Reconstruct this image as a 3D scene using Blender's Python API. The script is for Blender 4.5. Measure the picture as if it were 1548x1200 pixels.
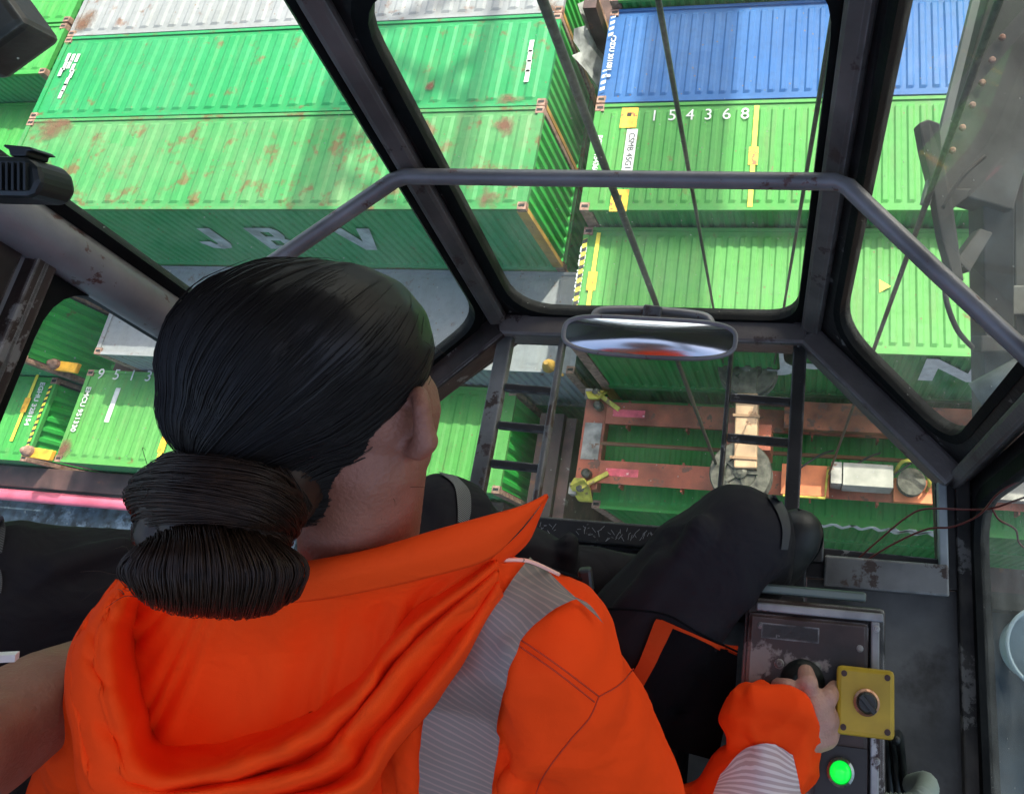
import bpy, bmesh, math, random
from mathutils import Vector, Matrix, Quaternion, noise as mnoise
from mathutils.bvhtree import BVHTree
random.seed(7)
S = bpy.context.scene
C = S.collection
for o in list(bpy.data.objects): bpy.data.objects.remove(o)

# ------------------------------------------------------------------ camera
# world frame: origin = eye point in the cab, x along the containers, y ahead, z up (metres)
F, CX, CY = 1150.0, 1017.6, 535.7            # focal length and principal point, in photo pixels (1548 x 1200)
RC = (Matrix.Rotation(0.490, 3, 'Z') @ Matrix.Rotation(0.397, 3, 'X') @ Matrix.Rotation(-0.422, 3, 'Z'))
camd = bpy.data.cameras.new('camera'); cam = bpy.data.objects.new('camera', camd); C.objects.link(cam)
cam.matrix_world = RC.to_4x4()
camd.sensor_width = 36; camd.lens = F / 1548 * 36
camd.shift_x = -(CX - 774) / 1548; camd.shift_y = -(600 - CY) / 1548
camd.clip_start = 0.02; camd.clip_end = 2000
S.camera = cam
# ------------------------------------------------------------------ world and sun
SUN = Vector((0.33, 0.60, 0.73)).normalized()
w = bpy.data.worlds.new('World'); S.world = w; w.use_nodes = True
nt = w.node_tree; nt.nodes.clear()
sk = nt.nodes.new('ShaderNodeTexSky'); sk.sky_type = 'NISHITA'; sk.sun_disc = False
sk.sun_elevation = math.asin(SUN.z); sk.sun_rotation = math.atan2(SUN.x, SUN.y)
sk.dust_density = 6.0; sk.air_density = 0.9; sk.ozone_density = 1.0
bg = nt.nodes.new('ShaderNodeBackground'); bg.inputs[1].default_value = 0.15
wo = nt.nodes.new('ShaderNodeOutputWorld')
nt.links.new(sk.outputs[0], bg.inputs[0]); nt.links.new(bg.outputs[0], wo.inputs[0])
sl = bpy.data.lights.new('sun', 'SUN'); sl.energy = 2.6; sl.angle = math.radians(0.53); sl.color = (1, 0.95, 0.86)
so = bpy.data.objects.new('sun', sl); C.objects.link(so)
so.rotation_euler = (-SUN).to_track_quat('-Z', 'Y').to_euler()
S.view_settings.view_transform = 'Standard'; S.view_settings.look = 'None'
S.view_settings.exposure = 1.6; S.view_settings.gamma = 1; S.view_settings.use_curve_mapping = False
S.render.engine = 'CYCLES'

# ------------------------------------------------------------------ measuring helpers (photo pixel -> point on a known plane or at a known depth)
def ray(px, py): return RC @ Vector(((px - CX) / F, -(py - CY) / F, -1.0))
def at(px, py, d): return ray(px, py) * d
def at_z(px, py, z): r = ray(px, py); return r * (z / r.z)
def at_y(px, py, y): r = ray(px, py); return r * (y / r.y)
def at_x(px, py, x): r = ray(px, py); return r * (x / r.x)
CR, CU, CB = RC.col[0].copy(), RC.col[1].copy(), RC.col[2].copy()   # right, up, back of the view
V = Vector

# ------------------------------------------------------------------ materials
MATS = {}
def nodes(name):
    m = bpy.data.materials.new(name); m.use_nodes = True
    n = m.node_tree.nodes; b = n['Principled BSDF']
    return m, m.node_tree, b
def surf(name, col, rough=0.6, metal=0.0, var=0.12, vs=3.0, chips=None, chip_col=(.45, .45, .46), chip_scale=9.0,
         streak=0.0, bump=0.0, bs=60.0, spec=0.5, stretch=(1, 1, 1), col2=None, sheen=0.0, chip_sharp=.03, edge=None, edge_r=.005):
    """painted or bare surface: colour drifting with noise, chipped / stained patches with a shape of their own, fine relief"""
    if name in MATS: return MATS[name]
    m, t, b = nodes(name); L = t.links; N = t.nodes
    tc = N.new('ShaderNodeTexCoord'); mp = N.new('ShaderNodeMapping'); mp.inputs['Scale'].default_value = stretch
    L.new(tc.outputs['Object'], mp.inputs[0])
    nz = N.new('ShaderNodeTexNoise'); nz.inputs['Scale'].default_value = vs; nz.inputs['Detail'].default_value = 6
    L.new(mp.outputs[0], nz.inputs['Vector'])
    mx = N.new('ShaderNodeMix'); mx.data_type = 'RGBA'
    c2 = col2 or tuple(max(0, c * (1 - 2.2 * var)) for c in col)
    c1 = tuple(min(1, c * (1 + 1.2 * var)) for c in col)
    rp = N.new('ShaderNodeValToRGB'); rp.color_ramp.elements[0].position = .32; rp.color_ramp.elements[1].position = .68
    L.new(nz.outputs['Fac'], rp.inputs[0]); L.new(rp.outputs[0], mx.inputs['Factor'])
    mx.inputs['A'].default_value = (*c2, 1); mx.inputs['B'].default_value = (*c1, 1)
    out = mx.outputs['Result']
    if streak:
        mp2 = N.new('ShaderNodeMapping'); mp2.inputs['Scale'].default_value = (9, 9, .6); L.new(tc.outputs['Object'], mp2.inputs[0])
        n2 = N.new('ShaderNodeTexNoise'); n2.inputs['Scale'].default_value = 1.0; n2.inputs['Detail'].default_value = 4; L.new(mp2.outputs[0], n2.inputs['Vector'])
        r2 = N.new('ShaderNodeValToRGB'); r2.color_ramp.elements[0].position = .5; r2.color_ramp.elements[1].position = .75
        L.new(n2.outputs['Fac'], r2.inputs[0])
        ml = N.new('ShaderNodeMath'); ml.operation = 'MULTIPLY'; ml.inputs[1].default_value = streak; L.new(r2.outputs[0], ml.inputs[0])
        m2 = N.new('ShaderNodeMix'); m2.data_type = 'RGBA'; L.new(ml.outputs[0], m2.inputs['Factor']); L.new(out, m2.inputs['A'])
        m2.inputs['B'].default_value = (.30, .22, .13, 1); out = m2.outputs['Result']
    if chips:
        n3 = N.new('ShaderNodeTexNoise'); n3.inputs['Scale'].default_value = chip_scale; n3.inputs['Detail'].default_value = 8; n3.inputs['Roughness'].default_value = .65
        L.new(mp.outputs[0], n3.inputs['Vector'])
        r3 = N.new('ShaderNodeValToRGB'); r3.color_ramp.elements[0].position = 1 - chips; r3.color_ramp.elements[1].position = 1 - chips + chip_sharp
        L.new(n3.outputs['Fac'], r3.inputs[0])
        m3 = N.new('ShaderNodeMix'); m3.data_type = 'RGBA'; L.new(r3.outputs[0], m3.inputs['Factor']); L.new(out, m3.inputs['A'])
        m3.inputs['B'].default_value = (*chip_col, 1); out = m3.outputs['Result']
    if edge:      # paint worn off along the edges
        bv = N.new('ShaderNodeBevel'); bv.samples = 4; bv.inputs['Radius'].default_value = edge_r; ge = N.new('ShaderNodeNewGeometry')
        dt = N.new('ShaderNodeVectorMath'); dt.operation = 'DOT_PRODUCT'; L.new(bv.outputs[0], dt.inputs[0]); L.new(ge.outputs['Normal'], dt.inputs[1])
        n5 = N.new('ShaderNodeTexNoise'); n5.inputs['Scale'].default_value = 32; n5.inputs['Detail'].default_value = 6; L.new(tc.outputs['Object'], n5.inputs['Vector'])
        mr = N.new('ShaderNodeMapRange'); mr.inputs['From Min'].default_value = .985; mr.inputs['From Max'].default_value = .86; L.new(dt.outputs['Value'], mr.inputs[0])
        m6 = N.new('ShaderNodeMapRange'); m6.inputs['From Min'].default_value = .38; m6.inputs['From Max'].default_value = .58; L.new(n5.outputs['Fac'], m6.inputs[0])
        m7 = N.new('ShaderNodeMath'); m7.operation = 'MULTIPLY'; L.new(mr.outputs[0], m7.inputs[0]); L.new(m6.outputs[0], m7.inputs[1])
        m5 = N.new('ShaderNodeMix'); m5.data_type = 'RGBA'; L.new(m7.outputs[0], m5.inputs['Factor']); L.new(out, m5.inputs['A']); m5.inputs['B'].default_value = (*edge, 1); out = m5.outputs['Result']
    L.new(out, b.inputs['Base Color'])
    b.inputs['Roughness'].default_value = rough; b.inputs['Metallic'].default_value = metal
    b.inputs['Specular IOR Level'].default_value = spec
    if sheen: b.inputs['Sheen Weight'].default_value = sheen; b.inputs['Sheen Roughness'].default_value = .5
    if bump:
        n4 = N.new('ShaderNodeTexNoise'); n4.inputs['Scale'].default_value = bs; n4.inputs['Detail'].default_value = 5
        L.new(mp.outputs[0], n4.inputs['Vector'])
        bp = N.new('ShaderNodeBump'); bp.inputs['Strength'].default_value = bump; bp.inputs['Distance'].default_value = .004
        L.new(n4.outputs['Fac'], bp.inputs['Height']); L.new(bp.outputs[0], b.inputs['Normal'])
    MATS[name] = m; return m
def paint(name, col, rust=.36, fade=None, rust_scale=2.1, streak=.25, rough=.55):
    """sea-worn container paint: faded drift, rust blooms, touched-up squares"""
    if name in MATS: return MATS[name]
    m, t, b = nodes(name); L = t.links; N = t.nodes
    tc = N.new('ShaderNodeTexCoord'); oi = N.new('ShaderNodeObjectInfo')
    ad = N.new('ShaderNodeVectorMath'); ad.operation = 'ADD'
    L.new(tc.outputs['Object'], ad.inputs[0])
    rv = N.new('ShaderNodeVectorMath'); rv.operation = 'SCALE'; rv.inputs[0].default_value = (31, 17, 23); L.new(oi.outputs['Random'], rv.inputs['Scale'])
    L.new(rv.outputs[0], ad.inputs[1]); P = ad.outputs[0]
    def noise(scale, detail=6, vec=P, rough=.6):
        n = N.new('ShaderNodeTexNoise'); n.inputs['Scale'].default_value = scale; n.inputs['Detail'].default_value = detail; n.inputs['Roughness'].default_value = rough
        L.new(vec, n.inputs['Vector']); return n.outputs['Fac']
    def ramp(src, a, c):
        r = N.new('ShaderNodeValToRGB'); r.color_ramp.elements[0].position = a; r.color_ramp.elements[1].position = c; L.new(src, r.inputs[0]); return r.outputs[0]
    def mix(fac, A, B, k=1.0):
        x = N.new('ShaderNodeMix'); x.data_type = 'RGBA'
        if k != 1.0:
            q = N.new('ShaderNodeMath'); q.operation = 'MULTIPLY'; q.inputs[1].default_value = k; L.new(fac, q.inputs[0]); fac = q.outputs[0]
        L.new(fac, x.inputs['Factor'])
        for v, nm in ((A, 'A'), (B, 'B')):
            if isinstance(v, tuple): x.inputs[nm].default_value = (*v, 1)
            else: L.new(v, x.inputs[nm])
        return x.outputs['Result']
    fade = fade or tuple(min(1, c * .8 + .07) for c in col)
    c0 = mix(ramp(noise(.55), .35, .65), col, fade)
    c0 = mix(ramp(noise(7, 3), .45, .8), c0, tuple(c * .55 for c in col), .35)
    st = N.new('ShaderNodeMapping'); st.inputs['Scale'].default_value = (2.5, .35, .35); L.new(P, st.inputs[0])
    c0 = mix(ramp(noise(2.0, 5, st.outputs[0]), .52, .78), c0, (.15, .125, .07), streak)
    ck = N.new('ShaderNodeTexVoronoi'); ck.inputs['Scale'].default_value = .9; ck.distance = 'CHEBYCHEV'; ck.inputs['Randomness'].default_value = 1; L.new(P, ck.inputs['Vector'])
    lt = N.new('ShaderNodeMath'); lt.operation = 'LESS_THAN'; lt.inputs[1].default_value = .15; L.new(ck.outputs['Distance'], lt.inputs[0])
    c0 = mix(lt.outputs[0], c0, tuple(min(1, c * 1.05) for c in col), .7)
    rr = noise(rust_scale, 9, P, .68)
    c0 = mix(ramp(rr, 1 - rust, 1 - rust + .09), c0, (.14, .055, .025), .75)
    sp = N.new('ShaderNodeTexVoronoi'); sp.inputs['Scale'].default_value = 4.2; L.new(P, sp.inputs['Vector'])
    l2 = N.new('ShaderNodeMath'); l2.operation = 'LESS_THAN'; l2.inputs[1].default_value = .085; L.new(sp.outputs['Distance'], l2.inputs[0])
    c0 = mix(l2.outputs[0], c0, (.16, .10, .05), .7)
    L.new(c0, b.inputs['Base Color']); b.inputs['Roughness'].default_value = rough; b.inputs['Specular IOR Level'].default_value = .2
    bp = N.new('ShaderNodeBump'); bp.inputs['Strength'].default_value = .35; bp.inputs['Distance'].default_value = .02
    L.new(noise(1.7, 4), bp.inputs['Height']); L.new(bp.outputs[0], b.inputs['Normal'])
    MATS[name] = m; return m
def glass_mat(name, dust=.05, tint=(.93, .97, .95)):
    if name in MATS: return MATS[name]
    m, t, b = nodes(name); N = t.nodes; L = t.links; N.remove(b)
    out = N['Material Output']
    tr = N.new('ShaderNodeBsdfTransparent'); tr.inputs[0].default_value = (*tint, 1)
    gl = N.new('ShaderNodeBsdfGlossy'); gl.inputs['Roughness'].default_value = .03
    fr = N.new('ShaderNodeFresnel'); fr.inputs[0].default_value = 1.33
    hf = N.new('ShaderNodeMath'); hf.operation = 'MULTIPLY'; hf.inputs[1].default_value = .08; L.new(fr.outputs[0], hf.inputs[0])
    mx = N.new('ShaderNodeMixShader'); L.new(hf.outputs[0], mx.inputs[0]); L.new(tr.outputs[0], mx.inputs[1]); L.new(gl.outputs[0], mx.inputs[2])
    df = N.new('ShaderNodeBsdfTranslucent'); df.inputs[0].default_value = (.7, .72, .68, 1)
    tc = N.new('ShaderNodeTexCoord'); nz = N.new('ShaderNodeTexNoise'); nz.inputs['Scale'].default_value = 5; nz.inputs['Detail'].default_value = 9; nz.inputs['Roughness'].default_value = .75
    L.new(tc.outputs['Object'], nz.inputs['Vector'])
    rp = N.new('ShaderNodeMapRange'); rp.inputs['From Min'].default_value = .35; rp.inputs['From Max'].default_value = .8; rp.inputs['To Max'].default_value = dust * 2.2
    L.new(nz.outputs['Fac'], rp.inputs[0])
    vo = N.new('ShaderNodeTexVoronoi'); vo.inputs['Scale'].default_value = 38; L.new(tc.outputs['Object'], vo.inputs['Vector'])
    lt = N.new('ShaderNodeMath'); lt.operation = 'LESS_THAN'; lt.inputs[1].default_value = .05; L.new(vo.outputs['Distance'], lt.inputs[0])
    sc = N.new('ShaderNodeMath'); sc.operation = 'MULTIPLY'; sc.inputs[1].default_value = .35; L.new(lt.outputs[0], sc.inputs[0])
    mxx = N.new('ShaderNodeMath'); mxx.operation = 'MAXIMUM'; L.new(rp.outputs[0], mxx.inputs[0]); L.new(sc.outputs[0], mxx.inputs[1])
    m2 = N.new('ShaderNodeMixShader'); L.new(mxx.outputs[0], m2.inputs[0]); L.new(mx.outputs[0], m2.inputs[1]); L.new(df.outputs[0], m2.inputs[2])
    L.new(m2.outputs[0], out.inputs[0])
    MATS[name] = m; return m

M_pillar = surf('pillar_grey_paint', (.15, .125, .115), .42, .2, .25, 6, chips=.42, chip_col=(.07, .045, .04), chip_scale=14, bump=.25, bs=90, edge=(.34, .33, .33))
M_steel = surf('worn_grey_steel', (.17, .165, .16), .45, .3, .25, 7, chips=.45, chip_col=(.06, .038, .03), chip_scale=16, bump=.3, bs=80, edge=(.48, .47, .46))
M_rail = surf('handrail_grey_paint', (.25, .235, .235), .38, .25, .15, 9, chips=.41, chip_col=(.13, .07, .06), chip_scale=22, bump=.15, bs=70)
M_rubber = surf('black_rubber_gasket', (.006, .0065, .0065), .6, 0, .3, 14, bump=.2, bs=120, spec=.15)
M_frame = surf('black_painted_frame', (.018, .015, .014), .45, 0, .3, 10, chips=.375, chip_col=(.22, .21, .20), chip_scale=24, bump=.3, bs=90, edge=(.34, .34, .34), edge_r=.004)
M_brownframe = surf('maroon_painted_frame', (.045, .026, .022), .45, 0, .35, 9, chips=.40, chip_col=(.20, .19, .18), chip_scale=18, bump=.3, edge=(.42, .39, .37))
M_floor = surf('grimy_grey_floor', (.12, .115, .112), .6, .1, .35, 5, chips=.47, chip_col=(.04, .034, .03), chip_scale=6, bump=.4, bs=45, chip_sharp=.15)
M_glass = glass_mat('cab_window_glass', .040)
M_dirty = glass_mat('dusty_window_glass', .065, (.86, .92, .9))
M_dark = surf('hole_shade_and_print', (.01, .01, .01), .8)  # near black for painted shade in the casting openings and for label print
M_white = surf('white_lettering', (.55, .55, .52), .6, 0, .1, 6, chips=.34, chip_col=(.35, .5, .35), chip_scale=6)
M_yellow = surf('yellow_marking', (.80, .62, .05), .6, 0, .1, 5, chips=.36, chip_col=(.55, .30, .05), chip_scale=7)
M_orange_tag = surf('orange_yellow_label', (.85, .42, .03), .6, 0, .2, 7, chips=.42, chip_col=(.25, .10, .03), chip_scale=6)
M_black = surf('black_paint', (.02, .02, .02), .5)
M_post = surf('ochre_corner_post', (.42, .24, .05), .55, 0, .2, 2, chips=.4, chip_col=(.2, .09, .04), chip_scale=4)
M_cast = surf('rusty_corner_casting', (.28, .16, .115), .75, 0, .25, 8, chips=.42, chip_col=(.17, .07, .04), chip_scale=9, bump=.4)

# ------------------------------------------------------------------ mesh helpers
class MB:
    def __init__(s): s.v = []; s.f = []
    def add(s, vs, fs):
        k = len(s.v); s.v += [tuple(v) for v in vs]; s.f += [tuple(i + k for i in f) for f in fs]; return s
    def box(s, a, b):
        (x0, y0, z0), (x1, y1, z1) = a, b
        return s.add([(x0, y0, z0), (x1, y0, z0), (x1, y1, z0), (x0, y1, z0), (x0, y0, z1), (x1, y0, z1), (x1, y1, z1), (x0, y1, z1)],
                     [(3, 2, 1, 0), (4, 5, 6, 7), (0, 1, 5, 4), (1, 2, 6, 5), (2, 3, 7, 6), (3, 0, 4, 7)])
    def bar(s, p, q, w, h, up=V((0, 0, 1)), off=0):
        p, q = V(p), V(q); d = (q - p).normalized(); r = d.cross(V(up)).normalized(); u = r.cross(d)
        p = p + u * off; q = q + u * off
        vs = [e + r * (a * w / 2) + u * (b * h / 2) for e in (p, q) for a, b in ((-1, -1), (1, -1), (1, 1), (-1, 1))]
        return s.add(vs, [(3, 2, 1, 0), (4, 5, 6, 7), (0, 1, 5, 4), (1, 2, 6, 5), (2, 3, 7, 6), (3, 0, 4, 7)])
    def tube(s, pts, r, n=10, closed=False, cap=True):
        pts = [V(p) for p in pts]; m = len(pts); rr = r if isinstance(r, (list, tuple)) else [r] * m
        ref = None; rings = []
        for i, p in enumerate(pts):
            a = pts[i - 1] if (i or closed) else p; b = pts[(i + 1) % m] if (i < m - 1 or closed) else p
            t = (b - a).normalized()
            if ref is None: ref = t.orthogonal().normalized()
            ref = (ref - t * ref.dot(t)).normalized(); bi = t.cross(ref)
            rings.append([p + (ref * math.cos(2 * math.pi * k / n) + bi * math.sin(2 * math.pi * k / n)) * rr[i] for k in range(n)])
        vs = [v for g in rings for v in g]; fs = []
        for i in range(m if closed else m - 1):
            a, b = i * n, ((i + 1) % m) * n
            fs += [(a + k, a + (k + 1) % n, b + (k + 1) % n, b + k) for k in range(n)]
        if cap and not closed: fs += [tuple(range(n - 1, -1, -1)), tuple((m - 1) * n + k for k in range(n))]
        return s.add(vs, fs)
    def lathe(s, prof, o, axis, n=20):
        o = V(o); axis = V(axis).normalized(); e = axis.orthogonal().normalized(); g = axis.cross(e); vs = []; fs = []
        for (r, h) in prof: vs += [o + axis * h + (e * math.cos(2 * math.pi * k / n) + g * math.sin(2 * math.pi * k / n)) * r for k in range(n)]
        for i in range(len(prof) - 1):
            fs += [(i * n + k, i * n + (k + 1) % n, (i + 1) * n + (k + 1) % n, (i + 1) * n + k) for k in range(n)]
        fs += [tuple(range(n - 1, -1, -1)), tuple((len(prof) - 1) * n + k for k in range(n))]
        return s.add(vs, fs)
    def prism(s, poly, nrm, t):
        poly = [V(p) for p in poly]; nrm = V(nrm).normalized() * t; n = len(poly)
        return s.add(poly + [p + nrm for p in poly], [tuple(range(n - 1, -1, -1)), tuple(range(n, 2 * n))] + [(k, (k + 1) % n, n + (k + 1) % n, n + k) for k in range(n)])
    def grid(s, rows):
        m, n = len(rows), len(rows[0])
        return s.add([v for r in rows for v in r], [(i * n + j, i * n + j + 1, (i + 1) * n + j + 1, (i + 1) * n + j) for i in range(m - 1) for j in range(n - 1)])
    def mesh(s, name, smooth=False):
        me = bpy.data.meshes.new(name); me.from_pydata(s.v, [], s.f); me.update()
        if smooth: me.polygons.foreach_set('use_smooth', [True] * len(me.polygons))
        return me
def put(name, me, mat, parent=None, world=True, smooth=False, bevel=0, normals=True):
    """link a mesh object; world=True: the mesh is in world coordinates"""
    if isinstance(me, MB):
        mb = me; me = mb.mesh(name, smooth)
        if normals:
            bm = bmesh.new(); bm.from_mesh(me); bmesh.ops.recalc_face_normals(bm, faces=bm.faces); bm.to_mesh(me); bm.free()
    o = bpy.data.objects.new(name, me); C.objects.link(o)
    if mat and not me.materials: me.materials.append(mat)
    if parent:
        o.parent = parent
        if world:
            q = V((0, 0, 0)); a = parent
            while a: q += V(a.location); a = a.parent
            o.location = -q
    if bevel:
        b = o.modifiers.new('bevel', 'BEVEL'); b.width = bevel; b.segments = 2; b.limit_method = 'ANGLE'
    return o
def tag(o, label, cat, group=None, kind=None):
    o['label'] = label; o['category'] = cat
    if group: o['group'] = group
    if kind: o['kind'] = kind
    return o
def thing(name, label, cat, loc, group=None):
    o = bpy.data.objects.new(name, None); o.empty_display_size = .1; C.objects.link(o); o.location = loc
    return tag(o, label, cat, group)
def structure(o): o['kind'] = 'structure'; return o
def catmull(pts, n=6, closed=False):
    pts = [V(p) for p in pts]; out = []; m = len(pts)
    for i in range(m if closed else m - 1):
        g = lambda k: pts[k % m] if closed else pts[min(max(k, 0), m - 1)]
        a, b, c, d = g(i - 1), g(i), g(i + 1), g(i + 2)
        for j in range(n):
            t = j / n
            out.append(.5 * ((2 * b) + (c - a) * t + (2 * a - 5 * b + 4 * c - d) * t * t + (3 * b - a - 3 * c + d) * t ** 3))
    if not closed: out.append(pts[-1])
    return out
def finish(o, mods):
    """evaluate modifiers and return a plain mesh"""
    dg = bpy.context.evaluated_depsgraph_get(); dg.update()
    return bpy.data.meshes.new_from_object(o.evaluated_get(dg))
def text_mesh(s, size, spacing=1.0, bold=0.0):
    cu = bpy.data.curves.new('lettering', 'FONT'); cu.body = s; cu.size = size; cu.align_x = 'CENTER'; cu.align_y = 'CENTER'
    cu.space_character = spacing; cu.offset = bold; cu.extrude = .002
    o = bpy.data.objects.new('lettering', cu); C.objects.link(o)
    me = finish(o, None); bpy.data.objects.remove(o); me.name = 'lettering'; return me

# ================================================================== THE SHIP: containers, hold, walkway
def ribs(L, period, depth, u0=0.0):
    """profile of a corrugated sheet along a length: list of (u, height)"""
    n = max(1, round(L / period)); p = L / n; out = []
    for i in range(n):
        a = u0 + i * p
        out += [(a, 0), (a + .34 * p, 0), (a + .5 * p, depth), (a + .84 * p, depth)]
    out.append((u0 + L, 0)); return out
CACHE = {}
def cmesh(key, fn):
    if key not in CACHE: CACHE[key] = fn()
    return CACHE[key]
TPOST, BARW = .13, 2.42
def container(loc_x0, x1, y0, y1, ztop, H, label, side, roofm, endm, postm, period=.43, group='containers stacked on the ship', roofdeep=.028, detail=True, postn=None):
    L, W = x1 - loc_x0, y1 - y0
    t = thing('shipping_container', label, 'container', ((loc_x0 + x1) / 2, (y0 + y1) / 2, ztop - H), group)
    hx, hy = L / 2, W / 2; k = (round(L, 2), round(W, 2), round(H, 2), period)
    def roof():
        mb = MB(); pr = ribs(L - .5, period, roofdeep, -hx + .25)
        us = [(-hx + .02, 0)] + pr + [(hx - .02, 0)]; ys = [(-hy + .03, 0), (-hy + .16, 0), (-hy + .22, 1), (hy - .22, 1), (hy - .16, 0), (hy - .03, 0)]
        mb.grid([[(u, y, H - .035 + h * f) for u, h in us] for y, f in ys]); return mb.mesh('roof')
    def wall():
        mb = MB(); pr = ribs(L - .3, .21, .036, -hx + .15)
        zs = [(.12, 0), (.16, 1), (H - .1, 1), (H - .06, 0)]
        mb.grid([[(u, -hy + .012 + .036 * f - h * f, z) for u, h in pr] for z, f in zs]); return mb.mesh('side_wall')
    def endw():
        mb = MB(); pr = ribs(W - .3, .27, .055, -hy + .15)
        zs = [(.12, 0), (.16, 1), (H - .12, 1), (H - .06, 0)]
        mb.grid([[(hx - .015 - .055 * f + h * f, u, z) for u, h in pr] for z, f in zs]); return mb.mesh('end_wall')
    put('roof', cmesh(('r', *k), roof).copy() if False else cmesh(('r', roofm.name, *k), roof), roofm, t, False)
    sw = cmesh(('w', side.name, *k), wall); ew = cmesh(('e', endm.name, *k), endw)
    put('side_wall', sw, side, t, False)
    o = put('side_wall', sw, side, t, False); o.rotation_euler.z = math.pi
    put('end_wall', ew, endm, t, False)
    o = put('end_wall', ew, endm, t, False); o.rotation_euler.z = math.pi
    for s in (-1, 1):
        put('top_rail', cmesh(('tr', roofm.name, s, *k), lambda: MB().box((-hx + .15, s * hy - .035 - s * .035, H - .08), (hx - .15, s * hy + .035 - s * .035, H - .004)).mesh('top_rail')), roofm, t, False)
        put('bottom_rail', cmesh(('br', side.name, s, *k), lambda: MB().box((-hx + .1, s * hy - .04 - s * .04, .0), (hx - .1, s * hy + .04 - s * .04, .13)).mesh('bottom_rail')), side, t, False)
        put('header', cmesh(('hd', roofm.name, s, *k), lambda: MB().box((s * hx - .06 - s * .06, -hy + .16, H - .11), (s * hx + .06 - s * .06, hy - .16, H - .008)).mesh('header')), roofm, t, False)
        for q in (-1, 1):
            pm = (postn if (postn and s == 1 and q == -1) else postm)
            put('corner_post', cmesh(('cp', pm.name, s, q, *k), lambda: MB().box((s * (hx - .004) - s * .0, q * (hy - .004), .1), (s * (hx - .22), q * (hy - .11), H - .1)).mesh('corner_post')), pm, t, False)
            for zz in (0, H):
                sg = -1 if zz else 1
                c = put('corner_casting', cmesh(('cc', s, q, zz, *k), lambda: MB().box((s * (hx - .18), q * (hy - .165), zz), (s * (hx + .002), q * (hy + .002), zz + sg * .12)).mesh('corner_casting')), M_cast, t, False)
                if zz and detail:
                    put('hole_shade', cmesh(('ch', s, q, *k), lambda: MB().box((s * (hx - .155), q * (hy - .115), H - .02), (s * (hx - .03), q * (hy - .055), H + .003)).mesh('hole_shade')), M_dark, c, False)  # dark block painted as the shade inside the opening, no recess cut
    t['hx'] = hx; t['hy'] = hy; t['H'] = H
    return t
def decal(t, me, mat, world_pt, rot, name='lettering'):
    o = bpy.data.objects.new(name, me); C.objects.link(o); o.parent = t; me.materials.append(mat)
    o.location = V(world_pt) - V(t.location); o.rotation_euler = rot; return o
def patch(t, mat, x0, x1, y0, y1, z, name='painted_mark', h=.004):
    return put(name, MB().box((x0, y0, z), (x1, y1, z + h)), mat, t, True)

G1 = paint('emerald_container_paint', (0.014, 0.215, 0.063), .41, (0.029, 0.246, 0.088))
G2 = paint('faded_green_container_paint', (0.037, 0.212, 0.060), .46, (0.091, 0.234, 0.088), streak=.40)
G3 = paint('pale_green_container_paint', (0.051, 0.229, 0.046), .36, (0.068, 0.250, 0.057), streak=.30)
G4 = paint('light_green_container_paint', (0.072, 0.254, 0.054), .365, (0.094, 0.278, 0.072), streak=.32)
G5 = paint('bright_green_container_paint', (0.040, 0.254, 0.046), .35, (0.057, 0.273, 0.060))
GW = paint('green_wall_paint', (0.054, 0.262, 0.093), .35, (0.071, 0.293, 0.121), streak=.15)
GE = paint('green_end_paint', (0.028, 0.365, 0.050), .38, (0.050, 0.396, 0.071), streak=.3)
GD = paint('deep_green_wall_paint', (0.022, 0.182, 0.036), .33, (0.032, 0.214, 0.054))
BL = paint('blue_container_paint', (0.018, 0.085, 0.243), .29, (0.032, 0.111, 0.280), streak=.06)
WH = paint('white_container_paint', (0.222, 0.227, 0.227), .41, (0.254, 0.258, 0.264), streak=.22)
ZU = -12.2
TOPX = (-18.42, -5.62)
c_white = container(*TOPX, 12.33, 14.77, ZU, 2.6, 'white container with rust stained corner, behind the emerald green one', WH, WH, GE, M_cast, .4, postn=M_post)
c_emer = container(*TOPX, 9.88, 12.30, ZU, 2.6, 'emerald green container with white stencil dashes, next to the white roofed one', G1, G1, GE, M_cast, .43, postn=M_post)
c_jbv = container(*TOPX, 7.42, 9.85, ZU, 2.62, 'faded rusty green container lettered J B V on its side', GW, G2, GE, M_cast, .43, postn=M_post)
c_grey = container(-17.25, -5.05, 4.98, 7.39, -14.85, 2.6, 'white roofed container lying in the shade of the lettered one', WH, WH, WH, M_cast, .6, roofdeep=.008)
c_low = container(-18.55, -6.75, 2.5, 4.93, -16.0, 2.6, 'pale green container with white roof number beside the shaded white roof', GW, G4, GE, M_cast, .33)
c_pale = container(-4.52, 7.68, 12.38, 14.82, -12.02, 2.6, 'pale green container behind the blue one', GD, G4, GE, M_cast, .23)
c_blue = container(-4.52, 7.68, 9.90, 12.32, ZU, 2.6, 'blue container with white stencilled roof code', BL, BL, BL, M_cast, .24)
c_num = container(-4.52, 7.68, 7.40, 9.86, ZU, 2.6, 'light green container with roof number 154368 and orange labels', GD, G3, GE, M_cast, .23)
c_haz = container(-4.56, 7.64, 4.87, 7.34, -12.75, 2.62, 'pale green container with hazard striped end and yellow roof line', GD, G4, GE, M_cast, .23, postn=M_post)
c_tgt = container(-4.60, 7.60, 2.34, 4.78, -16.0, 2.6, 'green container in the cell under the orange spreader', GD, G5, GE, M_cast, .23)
c_fl1 = container(-31.9, -19.75, 13.60, 16.0, -12.95, 2.6, 'green container beyond the white one across the far gap', GW, G5, GE, M_cast, .43)
c_fl2 = container(-31.9, -19.75, 11.9, 13.53, -12.95, 2.6, 'narrow green container between two others across the far gap', GW, G5, GE, M_cast, .43)
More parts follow.
